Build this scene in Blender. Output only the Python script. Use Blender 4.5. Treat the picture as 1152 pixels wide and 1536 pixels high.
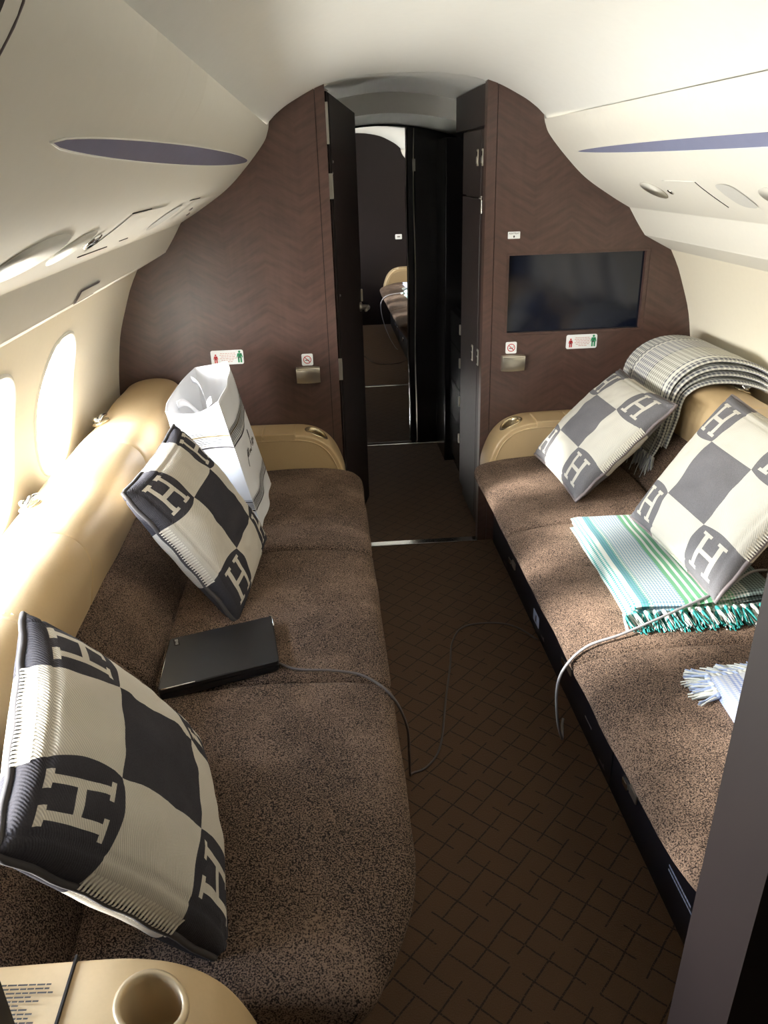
import bpy, bmesh, math, random
from mathutils import Vector, Matrix, noise as mnoise
random.seed(7)
for o in list(bpy.data.objects): bpy.data.objects.remove(o)
scene = bpy.context.scene
COL = scene.collection

# ------------------------------------------------------------------ camera
CX, CZ = -0.343, 1.58
ROT = ((0.99646252, -0.05771018, 0.06108988),
       (-0.07930276, -0.40515075, 0.91080401),
       (-0.02781206, -0.91242666, -0.40829411))      # image axes (x right, y down, forward) in world
cam_d = bpy.data.cameras.new('camera')
cam = bpy.data.objects.new('camera', cam_d); COL.objects.link(cam)
cam_d.sensor_fit = 'VERTICAL'; cam_d.sensor_height = 24.0; cam_d.lens = 24.0 * 1160 / 1536
cam_d.clip_start = 0.02
m = Matrix.Identity(4)
for r in range(3):
    m[r][0] = ROT[r][0]; m[r][1] = -ROT[r][1]; m[r][2] = -ROT[r][2]
m[0][3], m[1][3], m[2][3] = CX, 0.0, CZ
cam.matrix_world = m
scene.camera = cam

def ray(px, py):
    v = (px - 576.0, py - 768.0, 1160.0)
    return Vector([sum(ROT[r][k] * v[k] for k in range(3)) for r in range(3)])
def wY(px, py, y):
    r = ray(px, py); t = y / r.y; return Vector((CX + r.x * t, y, CZ + r.z * t))
def wZ(px, py, z):
    r = ray(px, py); t = (z - CZ) / r.z; return Vector((CX + r.x * t, r.y * t, z))
def wX(px, py, x):
    r = ray(px, py); t = (x - CX) / r.x; return Vector((x, r.y * t, CZ + r.z * t))

# ------------------------------------------------------------------ world and light
world = bpy.data.worlds.new('world'); scene.world = world; world.use_nodes = True
wn = world.node_tree
bg = wn.nodes['Background']; bg.inputs['Strength'].default_value = 100.0
# clear sky: bright haze at the horizon, deeper blue overhead, sunlit concrete below
tc = wn.nodes.new('ShaderNodeTexCoord'); sx = wn.nodes.new('ShaderNodeSeparateXYZ'); mr_ = wn.nodes.new('ShaderNodeMapRange'); rp = wn.nodes.new('ShaderNodeValToRGB')
wn.links.new(tc.outputs['Generated'], sx.inputs[0]); wn.links.new(sx.outputs[2], mr_.inputs[0]); mr_.inputs[1].default_value = -1.0; mr_.inputs[2].default_value = 1.0
wn.links.new(mr_.outputs[0], rp.inputs[0]); wn.links.new(rp.outputs[0], bg.inputs['Color'])
el = rp.color_ramp.elements; el[0].position = 0.0; el[0].color = (0.60, 0.58, 0.54, 1); el[1].position = 1.0; el[1].color = (0.08, 0.13, 0.22, 1)
for p_, c_ in ((0.47, (0.72, 0.70, 0.66, 1)), (0.505, (1.0, 0.98, 0.95, 1)), (0.60, (0.92, 0.94, 0.95, 1)), (0.69, (0.55, 0.60, 0.68, 1)), (0.78, (0.16, 0.21, 0.30, 1))):
    e_ = el.new(p_); e_.color = c_
sun_d = bpy.data.lights.new('low_sun', 'SUN'); sun_d.energy = 22.0; sun_d.angle = math.radians(6); sun_d.color = (1.0, 0.965, 0.91)
sun = bpy.data.objects.new('low_sun', sun_d); COL.objects.link(sun); sun.location = (-6, -2, 3)
sun.rotation_euler = Vector((0.94, 0.25, -0.315)).to_track_quat('-Z', 'Y').to_euler()
scene.view_settings.view_transform = 'Standard'; scene.view_settings.look = 'None'
scene.view_settings.exposure = 0.12; scene.view_settings.gamma = 1.0
scene.view_settings.use_curve_mapping = False

WIN_Y = [2.31, 1.785, 1.26, 0.735, 0.21, -0.315, -0.84]
WIN_Z, WIN_A, WIN_B = 0.958, 0.176, 0.205

# ------------------------------------------------------------------ material helpers
class NT:
    def __init__(s, name):
        s.mat = bpy.data.materials.new(name); s.mat.use_nodes = True
        s.t = s.mat.node_tree; s.b = s.t.nodes['Principled BSDF']; s.out = s.t.nodes['Material Output']
    def new(s, ty, **kw):
        n = s.t.nodes.new(ty)
        for k, v in kw.items(): setattr(n, k, v)
        return n
    def link(s, a, b): s.t.links.new(a, b)
    def put(s, sock, v):
        if isinstance(v, bpy.types.NodeSocket): s.link(v, sock)
        else: sock.default_value = v
    def math(s, op, a, b=None, c=None):
        n = s.new('ShaderNodeMath', operation=op)
        for i, v in enumerate((a, b, c)):
            if v is not None: s.put(n.inputs[i], v)
        return n.outputs[0]
    def mix(s, f, a, b):
        n = s.new('ShaderNodeMix', data_type='RGBA')
        s.put(n.inputs[0], f); s.put(n.inputs[6], a); s.put(n.inputs[7], b)
        return n.outputs[2]
    def coord(s, which='Object'): return s.new('ShaderNodeTexCoord').outputs[which]
    def sep(s, v):
        n = s.new('ShaderNodeSeparateXYZ'); s.link(v, n.inputs[0]); return n.outputs
    def comb(s, x, y, z):
        n = s.new('ShaderNodeCombineXYZ')
        for i, v in enumerate((x, y, z)): s.put(n.inputs[i], v)
        return n.outputs[0]
    def noise(s, vec, scale, detail=2.0, rough=0.5):
        n = s.new('ShaderNodeTexNoise'); s.link(vec, n.inputs['Vector'])
        n.inputs['Scale'].default_value = scale; n.inputs['Detail'].default_value = detail; n.inputs['Roughness'].default_value = rough
        return n.outputs['Fac']
    def ramp(s, f, stops):
        n = s.new('ShaderNodeValToRGB'); s.link(f, n.inputs[0]); e = n.color_ramp.elements
        while len(e) < len(stops): e.new(0.5)
        for el, (p, c) in zip(e, stops): el.position = p; el.color = c
        return n.outputs[0]
    def bump(s, h, strength=0.3, dist=0.002):
        n = s.new('ShaderNodeBump'); s.link(h, n.inputs['Height'])
        n.inputs['Strength'].default_value = strength; n.inputs['Distance'].default_value = dist
        s.link(n.outputs[0], s.b.inputs['Normal'])
    def base(s, v): s.put(s.b.inputs['Base Color'], v)
    def set(s, **kw):
        for k, v in kw.items(): s.put(s.b.inputs[k.replace('_', ' ')], v)

def c4(r, g, b): return (r, g, b, 1.0)
def srgb(r, g, b):
    f = lambda v: (v / 255 / 12.92) if v / 255 <= 0.04045 else ((v / 255 + 0.055) / 1.055) ** 2.4
    return (f(r), f(g), f(b), 1.0)

def simple(name, col, rough=0.5, metal=0.0, grain=0.0, gscale=300.0, bump=0.0, **kw):
    n = NT(name); n.set(Roughness=rough, Metallic=metal, **kw)
    if grain or bump:
        f = n.noise(n.coord(), gscale, 2.0)
        if grain:
            n.base(n.mix(f, tuple(v * (1 - grain) for v in col[:3]) + (1,), tuple(min(1, v * (1 + grain)) for v in col[:3]) + (1,)))
        else: n.base(col)
        if bump: n.bump(f, bump, 0.001)
    else: n.base(col)
    return n.mat

MAT = {}
MAT['panel'] = simple('cream_panel', srgb(231, 227, 216), 0.55, grain=0.02, gscale=60)
MAT['ceiling'] = simple('ceiling_panel', srgb(238, 237, 231), 0.55, grain=0.02, gscale=40)
MAT['wallcream'] = simple('cream_wall', srgb(232, 224, 204), 0.6, grain=0.02, gscale=60)
MAT['white_plastic'] = simple('white_plastic', srgb(236, 233, 224), 0.4)
MAT['lens'] = simple('blue_grey_lens', srgb(136, 140, 168), 0.25, grain=0.05, gscale=25)
MAT['leather'] = simple('beige_leather', srgb(200, 172, 130), 0.38, grain=0.04, gscale=160, bump=0.12)
MAT['leather_trim'] = simple('leather_trim', srgb(216, 190, 146), 0.4)
MAT['tan_cup'] = simple('champagne_metal', srgb(214, 196, 160), 0.25, 0.85)
MAT['cream_cup'] = simple('cream_cup_liner', srgb(206, 184, 148), 0.35, 0.3)
MAT['chrome'] = simple('polished_metal', srgb(222, 222, 220), 0.15, 1.0)
MAT['nickel'] = simple('satin_nickel', srgb(205, 198, 182), 0.3, 0.9, grain=0.04, gscale=90)
MAT['black'] = simple('black_lacquer', srgb(16, 14, 16), 0.25)
MAT['base'] = simple('dark_navy_base', srgb(20, 19, 26), 0.45, grain=0.1, gscale=50)
MAT['gap'] = simple('dark_gap', srgb(30, 24, 20), 0.8)
MAT['lap'] = simple('laptop_black', srgb(24, 24, 26), 0.33, grain=0.05, gscale=500)
MAT['lapedge'] = simple('laptop_edge', srgb(70, 74, 88), 0.3, 0.6)
MAT['cable'] = simple('grey_cable', srgb(150, 148, 150), 0.5)
MAT['cable_dark'] = simple('dark_grey_cable', srgb(92, 84, 80), 0.5)
MAT['placard'] = simple('white_placard', srgb(238, 240, 238), 0.4)
MAT['red'] = simple('red_print', srgb(190, 40, 45), 0.5)
MAT['green'] = simple('green_print', srgb(30, 140, 90), 0.5)
MAT['grey_print'] = simple('grey_print', srgb(120, 110, 110), 0.5)
MAT['pink_print'] = simple('faded_red_print', srgb(205, 150, 140), 0.5)
MAT['dark_print'] = simple('dark_print', srgb(50, 46, 44), 0.5)
MAT['pale_print'] = simple('pale_print', srgb(190, 200, 225), 0.5)
MAT['paper'] = simple('white_paper', srgb(240, 240, 242), 0.55, grain=0.015, gscale=30)
MAT['stripe'] = simple('grey_stripe_print', srgb(58, 55, 58), 0.55)
MAT['tan_print'] = simple('tan_print', srgb(112, 100, 72), 0.5)
MAT['ribbon'] = simple('white_ribbon', srgb(236, 236, 240), 0.6)
MAT['stitch_dark'] = simple('dark_stitch', srgb(70, 66, 66), 0.9)
MAT['stitch_light'] = simple('light_stitch', srgb(226, 220, 206), 0.9)
MAT['thread'] = simple('pale_thread', srgb(225, 205, 165), 0.7)
MAT['counter'] = simple('pale_counter', srgb(205, 200, 190), 0.35)
MAT['hinge'] = simple('hinge_metal', srgb(196, 192, 182), 0.35, 0.8)
MAT['screw'] = simple('screw_metal', srgb(170, 170, 168), 0.3, 0.9)
MAT['speaker'] = simple('speaker_mesh', srgb(205, 203, 196), 0.7, grain=0.25, gscale=900)
MAT['dark_wood'] = simple('plain_dark_wood', srgb(30, 22, 22), 0.5, grain=0.12, gscale=14, Specular_IOR_Level=0.3)
MAT['mirror'] = simple('mirror_silver', c4(0.86, 0.87, 0.88), 0.0, 1.0)

# thin window pane: clear with a faint reflection
n = NT('clear_pane')
tr = n.new('ShaderNodeBsdfTransparent'); gl = n.new('ShaderNodeBsdfGlossy'); gl.inputs['Roughness'].default_value = 0.02
mx = n.new('ShaderNodeMixShader'); mx.inputs[0].default_value = 0.05
tr.inputs[0].default_value = (0.97, 0.98, 0.98, 1)
n.link(tr.outputs[0], mx.inputs[1]); n.link(gl.outputs[0], mx.inputs[2]); n.link(mx.outputs[0], n.out.inputs[0])
MAT['pane'] = n.mat

# speckled brown plush
def fabric(name, dark, light, k=330.0):
    n = NT(name); co = n.coord()
    f = n.noise(co, k, 1.5, 0.55)
    nap = n.noise(co, 5.0, 3.0, 0.6)
    lo = n.ramp(f, [(0.42, dark), (0.60, light)])
    up = n.ramp(f, [(0.36, dark), (0.56, tuple(min(1, v * 1.18) for v in light[:3]) + (1,))])
    w = n.ramp(nap, [(0.45, c4(0, 0, 0)), (0.62, c4(1, 1, 1))])
    n.base(n.mix(w, lo, up)); n.set(Roughness=0.9, Diffuse_Roughness=1.0, Specular_IOR_Level=0.15)
    n.bump(f, 0.9, 0.003)
    return n.mat
MAT['fabric'] = fabric('brown_speckled_plush', srgb(40, 32, 28), srgb(129, 107, 91), 370.0)

# dark chevron veneer
def veneer(name, c_dark, c_light, col_w=0.15, rough=0.35, axis='X'):
    n = NT(name); x, y, z = n.sep(n.coord())
    h = x if axis == 'X' else y
    t = n.math('PINGPONG', n.math('ADD', n.math('ADD', h, 10.0), n.math('MULTIPLY', n.noise(n.coord(), 7.0, 2.0), 0.03)), col_w)
    w = n.math('ADD', z, n.math('MULTIPLY', t, -0.55))
    v1 = n.comb(n.math('MULTIPLY', h, 9.0), n.math('MULTIPLY', w, 48.0), 0.0)
    f = n.noise(v1, 1.0, 3.0, 0.6)
    v2 = n.comb(n.math('MULTIPLY', h, 60.0), n.math('MULTIPLY', z, 3.0), 0.0)
    g = n.noise(v2, 1.0, 2.0)
    k = n.math('ADD', n.math('MULTIPLY', f, 0.8), n.math('MULTIPLY', g, 0.2))
    n.base(n.ramp(k, [(0.35, c_dark), (0.66, c_light)])); n.set(Roughness=rough, Coat_Weight=0.15, Coat_Roughness=0.25)
    return n.mat
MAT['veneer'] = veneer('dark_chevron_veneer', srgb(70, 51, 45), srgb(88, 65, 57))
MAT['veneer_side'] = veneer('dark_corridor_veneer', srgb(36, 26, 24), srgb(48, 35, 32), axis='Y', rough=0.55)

# carpet: short dashes in a staggered diagonal lattice
def carpet():
    n = NT('brown_lattice_carpet'); co = n.coord(); x, y, z = n.sep(co)
    wob = n.noise(co, 9.0, 2.0); wob2 = n.noise(co, 260.0, 2.0)
    a = math.radians(46); b = math.radians(-44); cell = 0.060
    p = n.math('ADD', n.math('MULTIPLY', x, math.cos(a) / cell), n.math('MULTIPLY', y, math.sin(a) / cell))
    q = n.math('ADD', n.math('MULTIPLY', x, math.cos(b) / cell), n.math('MULTIPLY', y, math.sin(b) / cell))
    p = n.math('ADD', n.math('ADD', p, 50.0), n.math('MULTIPLY', wob, 0.18)); q = n.math('ADD', n.math('ADD', q, 50.0), n.math('MULTIPLY', wob, 0.14))
    def lines(u, v, per, on, st):
        d = n.math('PINGPONG', u, 0.5)
        ln = n.math('LESS_THAN', d, 0.034)
        row = n.math('ROUND', u)
        ph = n.math('FRACT', n.math('DIVIDE', n.math('ADD', v, n.math('MULTIPLY', row, st)), per))
        return n.math('MULTIPLY', ln, n.math('LESS_THAN', ph, on))
    L = n.math('MAXIMUM', lines(p, q, 4.0, 0.86, 1.5), lines(q, p, 4.0, 0.86, 2.5))
    br = n.math('GREATER_THAN', wob2, 0.42)
    L = n.math('MULTIPLY', L, n.math('ADD', n.math('MULTIPLY', br, 0.6), 0.25))
    pile = n.mix(n.noise(co, 420.0, 2.0), srgb(76, 54, 37), srgb(106, 78, 55))
    n.base(n.mix(L, pile, srgb(26, 17, 12))); n.set(Roughness=0.95, Sheen_Weight=0.15)
    n.bump(wob2, 0.6, 0.003)
    return n.mat
MAT['carpet'] = carpet()

# woven cushion cover: 3 x 3 check, letter H in each dark corner
def check_cover(name, dark, light, swap):
    n = NT(name); u, v, _ = n.sep(n.coord('UV'))
    p = n.math('ABSOLUTE', n.math('SUBTRACT', u, 0.5)); q = n.math('ABSOLUTE', n.math('SUBTRACT', v, 0.5))
    if swap: p, q = q, p
    C, W = 0.21, 0.29
    lt = lambda a, b: n.math('LESS_THAN', a, b)
    gt = lambda a, b: n.math('GREATER_THAN', a, b)
    mul = lambda *a: a[0] if len(a) == 1 else n.math('MULTIPLY', a[0], mul(*a[1:]))
    a = n.math('SUBTRACT', p, C); b = n.math('SUBTRACT', q, C)
    def bulge(t): return n.math('MAXIMUM', 0.0, n.math('MULTIPLY', n.math('MULTIPLY', t, n.math('SUBTRACT', W, t)), 4 * 0.024 / (W * W)))
    corner = mul(gt(n.math('ADD', a, bulge(b)), 0.0), gt(n.math('ADD', b, bulge(a)), 0.0))
    centre = mul(lt(p, C), lt(q, C))
    mm = n.math('ABSOLUTE', n.math('SUBTRACT', a, 0.126)); nn = n.math('ABSOLUTE', n.math('SUBTRACT', b, 0.130))
    stem = mul(gt(mm, 0.046), lt(mm, 0.076), lt(nn, 0.110))
    bar = mul(lt(mm, 0.047), lt(nn, 0.014))
    serif = mul(gt(mm, 0.028), lt(mm, 0.095), gt(nn, 0.091), lt(nn, 0.110))
    H = mul(n.math('MAXIMUM', stem, n.math('MAXIMUM', bar, serif)), corner)
    D = n.math('MAXIMUM', n.math('SUBTRACT', corner, H), centre)
    # knit ribs
    co = n.coord(); s = n.math('ADD', n.math('MULTIPLY', u, 760.0), n.math('MULTIPLY', v, 480.0))
    rib = n.math('MULTIPLY_ADD', n.math('SINE', s), 0.5, 0.5)
    fz = n.noise(co, 420.0, 2.0)
    lt_c = n.mix(n.math('MULTIPLY', rib, 0.45), light, tuple(0.42 * l + 0.35 * d for l, d in zip(light[:3], dark[:3])) + (1,))
    dk_c = n.mix(fz, tuple(v * 0.75 for v in dark[:3]) + (1,), tuple(v * 1.3 for v in dark[:3]) + (1,))
    n.base(n.mix(D, lt_c, dk_c)); n.set(Roughness=0.95, Specular_IOR_Level=0.1)
    n.bump(n.math('ADD', rib, fz), 0.35, 0.002)
    return n.mat
MAT['cover_charcoal'] = check_cover('charcoal_check_cover', srgb(62, 60, 64), srgb(214, 206, 192), True)
MAT['cover_grey'] = check_cover('grey_check_cover', srgb(112, 110, 112), srgb(212, 207, 194), False)

# woven throws; u runs across the cloth, v along it
def weave(name, bands, across=120.0, along=150.0, spot=0.35):
    """bands: list of (u_end, colour_a, colour_b) - two yarns alternate inside a band"""
    n = NT(name); u, v, _ = n.sep(n.coord('UV'))
    st = n.math('GREATER_THAN', n.math('SINE', n.math('MULTIPLY', u, across * 6.283)), 0.0)
    cr = n.math('GREATER_THAN', n.math('SINE', n.math('MULTIPLY', v, along * 6.283)), 0.2)
    k = n.math('ADD', n.math('MULTIPLY', st, 1 - spot), n.math('MULTIPLY', cr, spot))
    col = None
    for ue, ca, cb in bands:
        cc = n.mix(k, ca, cb)
        if col is None: col = cc
        else: col = n.mix(n.math('GREATER_THAN', u, prev), col, cc)
        prev = ue
    n.base(col); n.set(Roughness=0.95, Sheen_Weight=0.15); n.bump(n.math('ADD', st, cr), 0.3, 0.002)
    return n.mat
Wt = srgb(238, 238, 230)
Wt = srgb(204, 206, 200)
tl, tg, bl = srgb(40, 140, 136), srgb(84, 150, 108), srgb(104, 142, 166)
MAT['teal'] = weave('teal_weave', [(0.05, tl, Wt), (0.08, Wt, Wt), (0.13, tl, bl), (0.16, Wt, tl), (0.37, bl, Wt), (0.40, tg, tg), (0.42, Wt, Wt), (0.45, tg, tg), (0.47, Wt, Wt), (0.50, tg, tg), (0.52, Wt, Wt), (0.55, tg, tg),
                                   (0.66, Wt, tg), (0.70, tg, Wt), (0.80, srgb(70, 100, 95), Wt), (1.01, srgb(40, 48, 48), srgb(120, 140, 135))], 46, 60, 0.45)
Wt = srgb(222, 220, 208); gk = srgb(84, 84, 92); gl_ = srgb(150, 147, 134)
MAT['greyweave'] = weave('black_white_weave', [(0.08, gk, Wt), (0.11, Wt, Wt), (0.15, gk, Wt), (0.45, gl_, Wt), (0.47, gk, Wt), (0.75, srgb(120, 120, 132), Wt), (0.78, Wt, gk), (1.01, gk, Wt)], 30, 46, 0.35)
Wt = srgb(190, 194, 200)
MAT['blueweave'] = weave('blue_white_weave', [(0.1, Wt, srgb(150, 165, 205)), (0.2, srgb(110, 128, 180), Wt), (0.3, Wt, Wt), (0.5, srgb(120, 135, 185), Wt), (1.01, srgb(170, 185, 215), Wt)], 30, 60, 0.5)
MAT['yarn_teal'] = simple('teal_yarn', srgb(52, 150, 144), 0.9)
MAT['yarn_white'] = simple('white_yarn', srgb(214, 216, 210), 0.9)
MAT['yarn_grey'] = simple('grey_yarn', srgb(178, 179, 188), 0.9)
MAT['yarn_blue'] = simple('blue_yarn', srgb(165, 180, 214), 0.9)
# dark glass screen
n = NT('dark_screen'); n.base(srgb(17, 22, 36)); n.set(Roughness=0.10, Specular_IOR_Level=0.5); MAT['screen'] = n.mat

# ------------------------------------------------------------------ geometry helpers
def link(name, me, mat=None, parent=None, smooth=False):
    o = bpy.data.objects.new(name, me); COL.objects.link(o)
    if mat is not None and not me.materials: me.materials.append(MAT[mat] if isinstance(mat, str) else mat)
    if parent: o.parent = parent
    if smooth:
        for p in me.polygons: p.use_smooth = True
    return o
def mesh(name, vs, fs, mat, parent=None, smooth=False, uvs=None):
    me = bpy.data.meshes.new(name); me.from_pydata([tuple(v) for v in vs], [], fs)
    if uvs:
        l = me.uv_layers.new(name='UVMap')
        for lp in me.loops: l.data[lp.index].uv = uvs[lp.vertex_index]
    bm = bmesh.new(); bm.from_mesh(me); bmesh.ops.recalc_face_normals(bm, faces=bm.faces); bm.to_mesh(me); bm.free()
    return link(name, me, mat, parent, smooth)
def thing(name, label, cat, loc=(0, 0, 0), group=None):
    o = bpy.data.objects.new(name, None); COL.objects.link(o); o.location = loc; o.empty_display_size = 0.05
    return tag(o, label, cat, group)
def tag(o, label, cat=None, group=None, kind=None):
    o['label'] = label
    if cat: o['category'] = cat
    if group: o['group'] = group
    if kind: o['kind'] = kind
    return o
def struct(o, label=None):
    o['kind'] = 'structure'
    if label: o['label'] = label
    return o
def fromworld(o):
    """keep world coordinates of a mesh built in world space under an Empty placed elsewhere"""
    if o.parent:
        p = o.parent; off = Vector(p.location)
        while p.parent: p = p.parent; off += Vector(p.location)
        o.data.transform(Matrix.Translation(-off))
    return o
def box(name, lo, hi, mat, parent=None, bev=0.0, seg=2, rot=None, piv=None):
    bm = bmesh.new(); bmesh.ops.create_cube(bm, size=1)
    for v in bm.verts:
        v.co = Vector([(lo[i] + hi[i]) / 2 + v.co[i] * (hi[i] - lo[i]) for i in range(3)])
    if bev: bmesh.ops.bevel(bm, geom=bm.edges[:], offset=bev, segments=seg, affect='EDGES', profile=0.5)
    if rot is not None: bmesh.ops.rotate(bm, verts=bm.verts, cent=piv or ((lo[0] + hi[0]) / 2, (lo[1] + hi[1]) / 2, (lo[2] + hi[2]) / 2), matrix=rot)
    me = bpy.data.meshes.new(name); bm.to_mesh(me); bm.free()
    return fromworld(link(name, me, mat, parent))
def loft(name, rings, mat, parent=None, closed=True, caps=True, smooth=True, loop=False):
    k = len(rings[0]); vs = [p for r in rings for p in r]; fs = []
    nr = len(rings)
    for i in range(nr if loop else nr - 1):
        a = i * k; b = ((i + 1) % nr) * k
        for j in range(k if closed else k - 1):
            j2 = (j + 1) % k
            fs.append((a + j, a + j2, b + j2, b + j))
    if caps and closed and not loop:
        fs.append(tuple(range(k))[::-1]); fs.append(tuple(range((nr - 1) * k, nr * k)))
    return fromworld(mesh(name, vs, fs, mat, parent, smooth))
def crom(pts, n=6, closed=False):
    """Catmull-Rom through points of any dimension"""
    P = [Vector(p) for p in pts]; out = []; L = len(P)
    rng = L if closed else L - 1
    for i in range(rng):
        if closed: p0, p1, p2, p3 = P[(i - 1) % L], P[i], P[(i + 1) % L], P[(i + 2) % L]
        else: p0, p1, p2, p3 = P[max(i - 1, 0)], P[i], P[i + 1], P[min(i + 2, L - 1)]
        for s in range(n):
            t = s / n; t2, t3 = t * t, t * t * t
            out.append(0.5 * ((2 * p1) + (p2 - p0) * t + (2 * p0 - 5 * p1 + 4 * p2 - p3) * t2 + (3 * p1 - p0 - 3 * p2 + p3) * t3))
    if not closed: out.append(P[-1])
    return out
def tube(name, pts, r, mat, parent=None, seg=8, taper=None):
    P = [Vector(p) for p in pts]; rings = []; up = Vector((0, 0, 1))
    for i, p in enumerate(P):
        d = (P[min(i + 1, len(P) - 1)] - P[max(i - 1, 0)]).normalized()
        a = d.cross(up)
        if a.length < 1e-3: a = d.cross(Vector((1, 0, 0)))
        a.normalize(); b = d.cross(a).normalized()
        if i and a.dot(pa) < 0: a, b = -a, -b
        pa = a
        rr = r * (taper[i] if taper else 1)
        rings.append([p + (a * math.cos(t) + b * math.sin(t)) * rr for t in [2 * math.pi * j / seg for j in range(seg)]])
    return loft(name, rings, mat, parent)
def revolve(name, prof, mat, parent, origin, axis=(0, 0, 1), seg=24, caps=True):
    ax = Vector(axis).normalized(); t = Vector((1, 0, 0)) if abs(ax.x) < 0.9 else Vector((0, 1, 0))
    a = ax.cross(t).normalized(); b = ax.cross(a); O = Vector(origin)
    rings = [[O + ax * h + (a * math.cos(2 * math.pi * j / seg) + b * math.sin(2 * math.pi * j / seg)) * r for j in range(seg)] for r, h in prof]
    return loft(name, rings, mat, parent, caps=caps)
def rrect(w, h, r, n=5):
    out = []
    for cx, cy, a0 in ((w / 2 - r, h / 2 - r, 0), (-w / 2 + r, h / 2 - r, 90), (-w / 2 + r, -h / 2 + r, 180), (w / 2 - r, -h / 2 + r, 270)):
        for i in range(n + 1):
            a = math.radians(a0 + 90 * i / n); out.append((cx + r * math.cos(a), cy + r * math.sin(a)))
    return out
def slab(name, pts2, frame, mat, parent=None, t=0.002, off=0.0, smooth=False):
    """flat outline (a,b) in a plane frame (origin, A, B, normal), thickness t along the normal"""
    O, A, B, N = [Vector(v) for v in frame]
    r0 = [O + A * a + B * b + N * off for a, b in pts2]; r1 = [p + N * t for p in r0]
    return loft(name, [r0, r1], mat, parent, smooth=smooth)
def slabs(name, polys, frame, mat, parent=None, t=0.0004, off=0.0):
    """several flat printed marks of one print in one mesh"""
    O, A, B, N = [Vector(v) for v in frame]; vs, fs = [], []
    for pts2 in polys:
        k = len(pts2); b0 = len(vs)
        vs += [O + A * a + B * b + N * off for a, b in pts2] + [O + A * a + B * b + N * (off + t) for a, b in pts2]
        fs.append(tuple(range(b0 + k, b0 + 2 * k))); fs.append(tuple(range(b0, b0 + k))[::-1])
        fs += [(b0 + j, b0 + (j + 1) % k, b0 + k + (j + 1) % k, b0 + k + j) for j in range(k)]
    return fromworld(mesh(name, vs, fs, mat, parent))
def rect(cx, cy, w, h): return [(cx - w / 2, cy - h / 2), (cx + w / 2, cy - h / 2), (cx + w / 2, cy + h / 2), (cx - w / 2, cy + h / 2)]
def disc(cx, cy, r, n=12, ry=None): return [(cx + r * math.cos(2 * math.pi * i / n), cy + (ry or r) * math.sin(2 * math.pi * i / n)) for i in range(n)]
def seg2(x0, y0, x1, y1, w):
    d = Vector((x1 - x0, y1 - y0)).normalized(); nx, ny = -d.y * w / 2, d.x * w / 2
    return [(x0 + nx, y0 + ny), (x1 + nx, y1 + ny), (x1 - nx, y1 - ny), (x0 - nx, y0 - ny)]
def textmesh(name, txt, size, frame, mat, parent, off=0.0, align='CENTER'):
    cu = bpy.data.curves.new(name, 'FONT'); cu.body = txt; cu.size = size; cu.align_x = align; cu.align_y = 'CENTER'; cu.extrude = 0.0002
    tmp = bpy.data.objects.new('tmp', cu); COL.objects.link(tmp)
    bpy.context.view_layer.update()
    me = bpy.data.meshes.new_from_object(tmp.evaluated_get(bpy.context.evaluated_depsgraph_get()))
    bpy.data.objects.remove(tmp)
    O, A, B, N = [Vector(v) for v in frame]
    for v in me.vertices: v.co = O + A * v.co.x + B * v.co.y + N * (v.co.z + off)
    me.materials.clear()
    return fromworld(link(name, me, mat, parent))
def cut(o, cutters):
    """subtract cutter objects, keep the result as plain mesh"""
    for c in cutters:
        md = o.modifiers.new('cut', 'BOOLEAN'); md.object = c; md.operation = 'DIFFERENCE'; md.solver = 'EXACT'
    bpy.context.view_layer.update()
    me = bpy.data.meshes.new_from_object(o.evaluated_get(bpy.context.evaluated_depsgraph_get()))
    o.modifiers.clear(); old = o.data; o.data = me; bpy.data.meshes.remove(old)
    for c in cutters: bpy.data.objects.remove(c)
    return o
def edge_smooth(o, ang=35):
    me = o.data
    for p in me.polygons: p.use_smooth = True
    bm = bmesh.new(); bm.from_mesh(me)
    for e in bm.edges:
        if len(e.link_faces) == 2 and e.calc_face_angle(0) > math.radians(ang): e.smooth = False
    bm.to_mesh(me); bm.free()
    return o

# ------------------------------------------------------------------ cabin shell
Y0, YB = -1.70, 3.15                    # forward end, aft bulkhead
CEIL = [(0.0, 1.886), (0.15, 1.881), (0.30, 1.853), (0.413, 1.803), (0.47, 1.768), (0.505, 1.738), (0.53, 1.715)]
UPPER = [(0.508, 1.7225), (0.513, 1.705), (0.532, 1.668), (0.6, 1.592), (0.681, 1.517), (0.787, 1.449), (0.860, 1.408)]
STEP = [(0.860, 1.408), (0.866, 1.402), (0.895, 1.358), (0.93, 1.31), (0.947, 1.296), (1.05, 1.243)]
WALL = [(1.05, 1.243), (1.085, 1.18), (1.11, 1.12), (1.152, 1.006), (1.175, 0.90), (1.188, 0.82), (1.196, 0.74), (1.195, 0.62), (1.17, 0.45), (1.12, 0.22), (1.05, 0.0)]
def dense(pts, n=8): return [tuple(v) for v in crom([(a, b) for a, b in pts], n)]
UPD, WLD, STD_ = dense(UPPER), dense(WALL), dense(STEP)
def xz(pts, z):
    for (x0, z0), (x1, z1) in zip(pts, pts[1:]):
        if (z0 - z) * (z1 - z) <= 0 and z0 != z1: return x0 + (x1 - x0) * (z - z0) / (z1 - z0)
    return pts[0][0] if z > pts[0][1] else pts[-1][0]
def surf_fn(pts, side):
    return lambda y, z, off=0.0: Vector((side * (xz(pts, z) - off), y, z))
def sheet(name, prof, side, y0, y1, mat, parent=None, ny=2, th=0.0):
    rings = []
    for i in range(ny + 1):
        y = y0 + (y1 - y0) * i / ny
        rings.append([(side * x, y, z) for x, z in prof])
    return loft(name, rings, mat, parent, closed=False)
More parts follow.
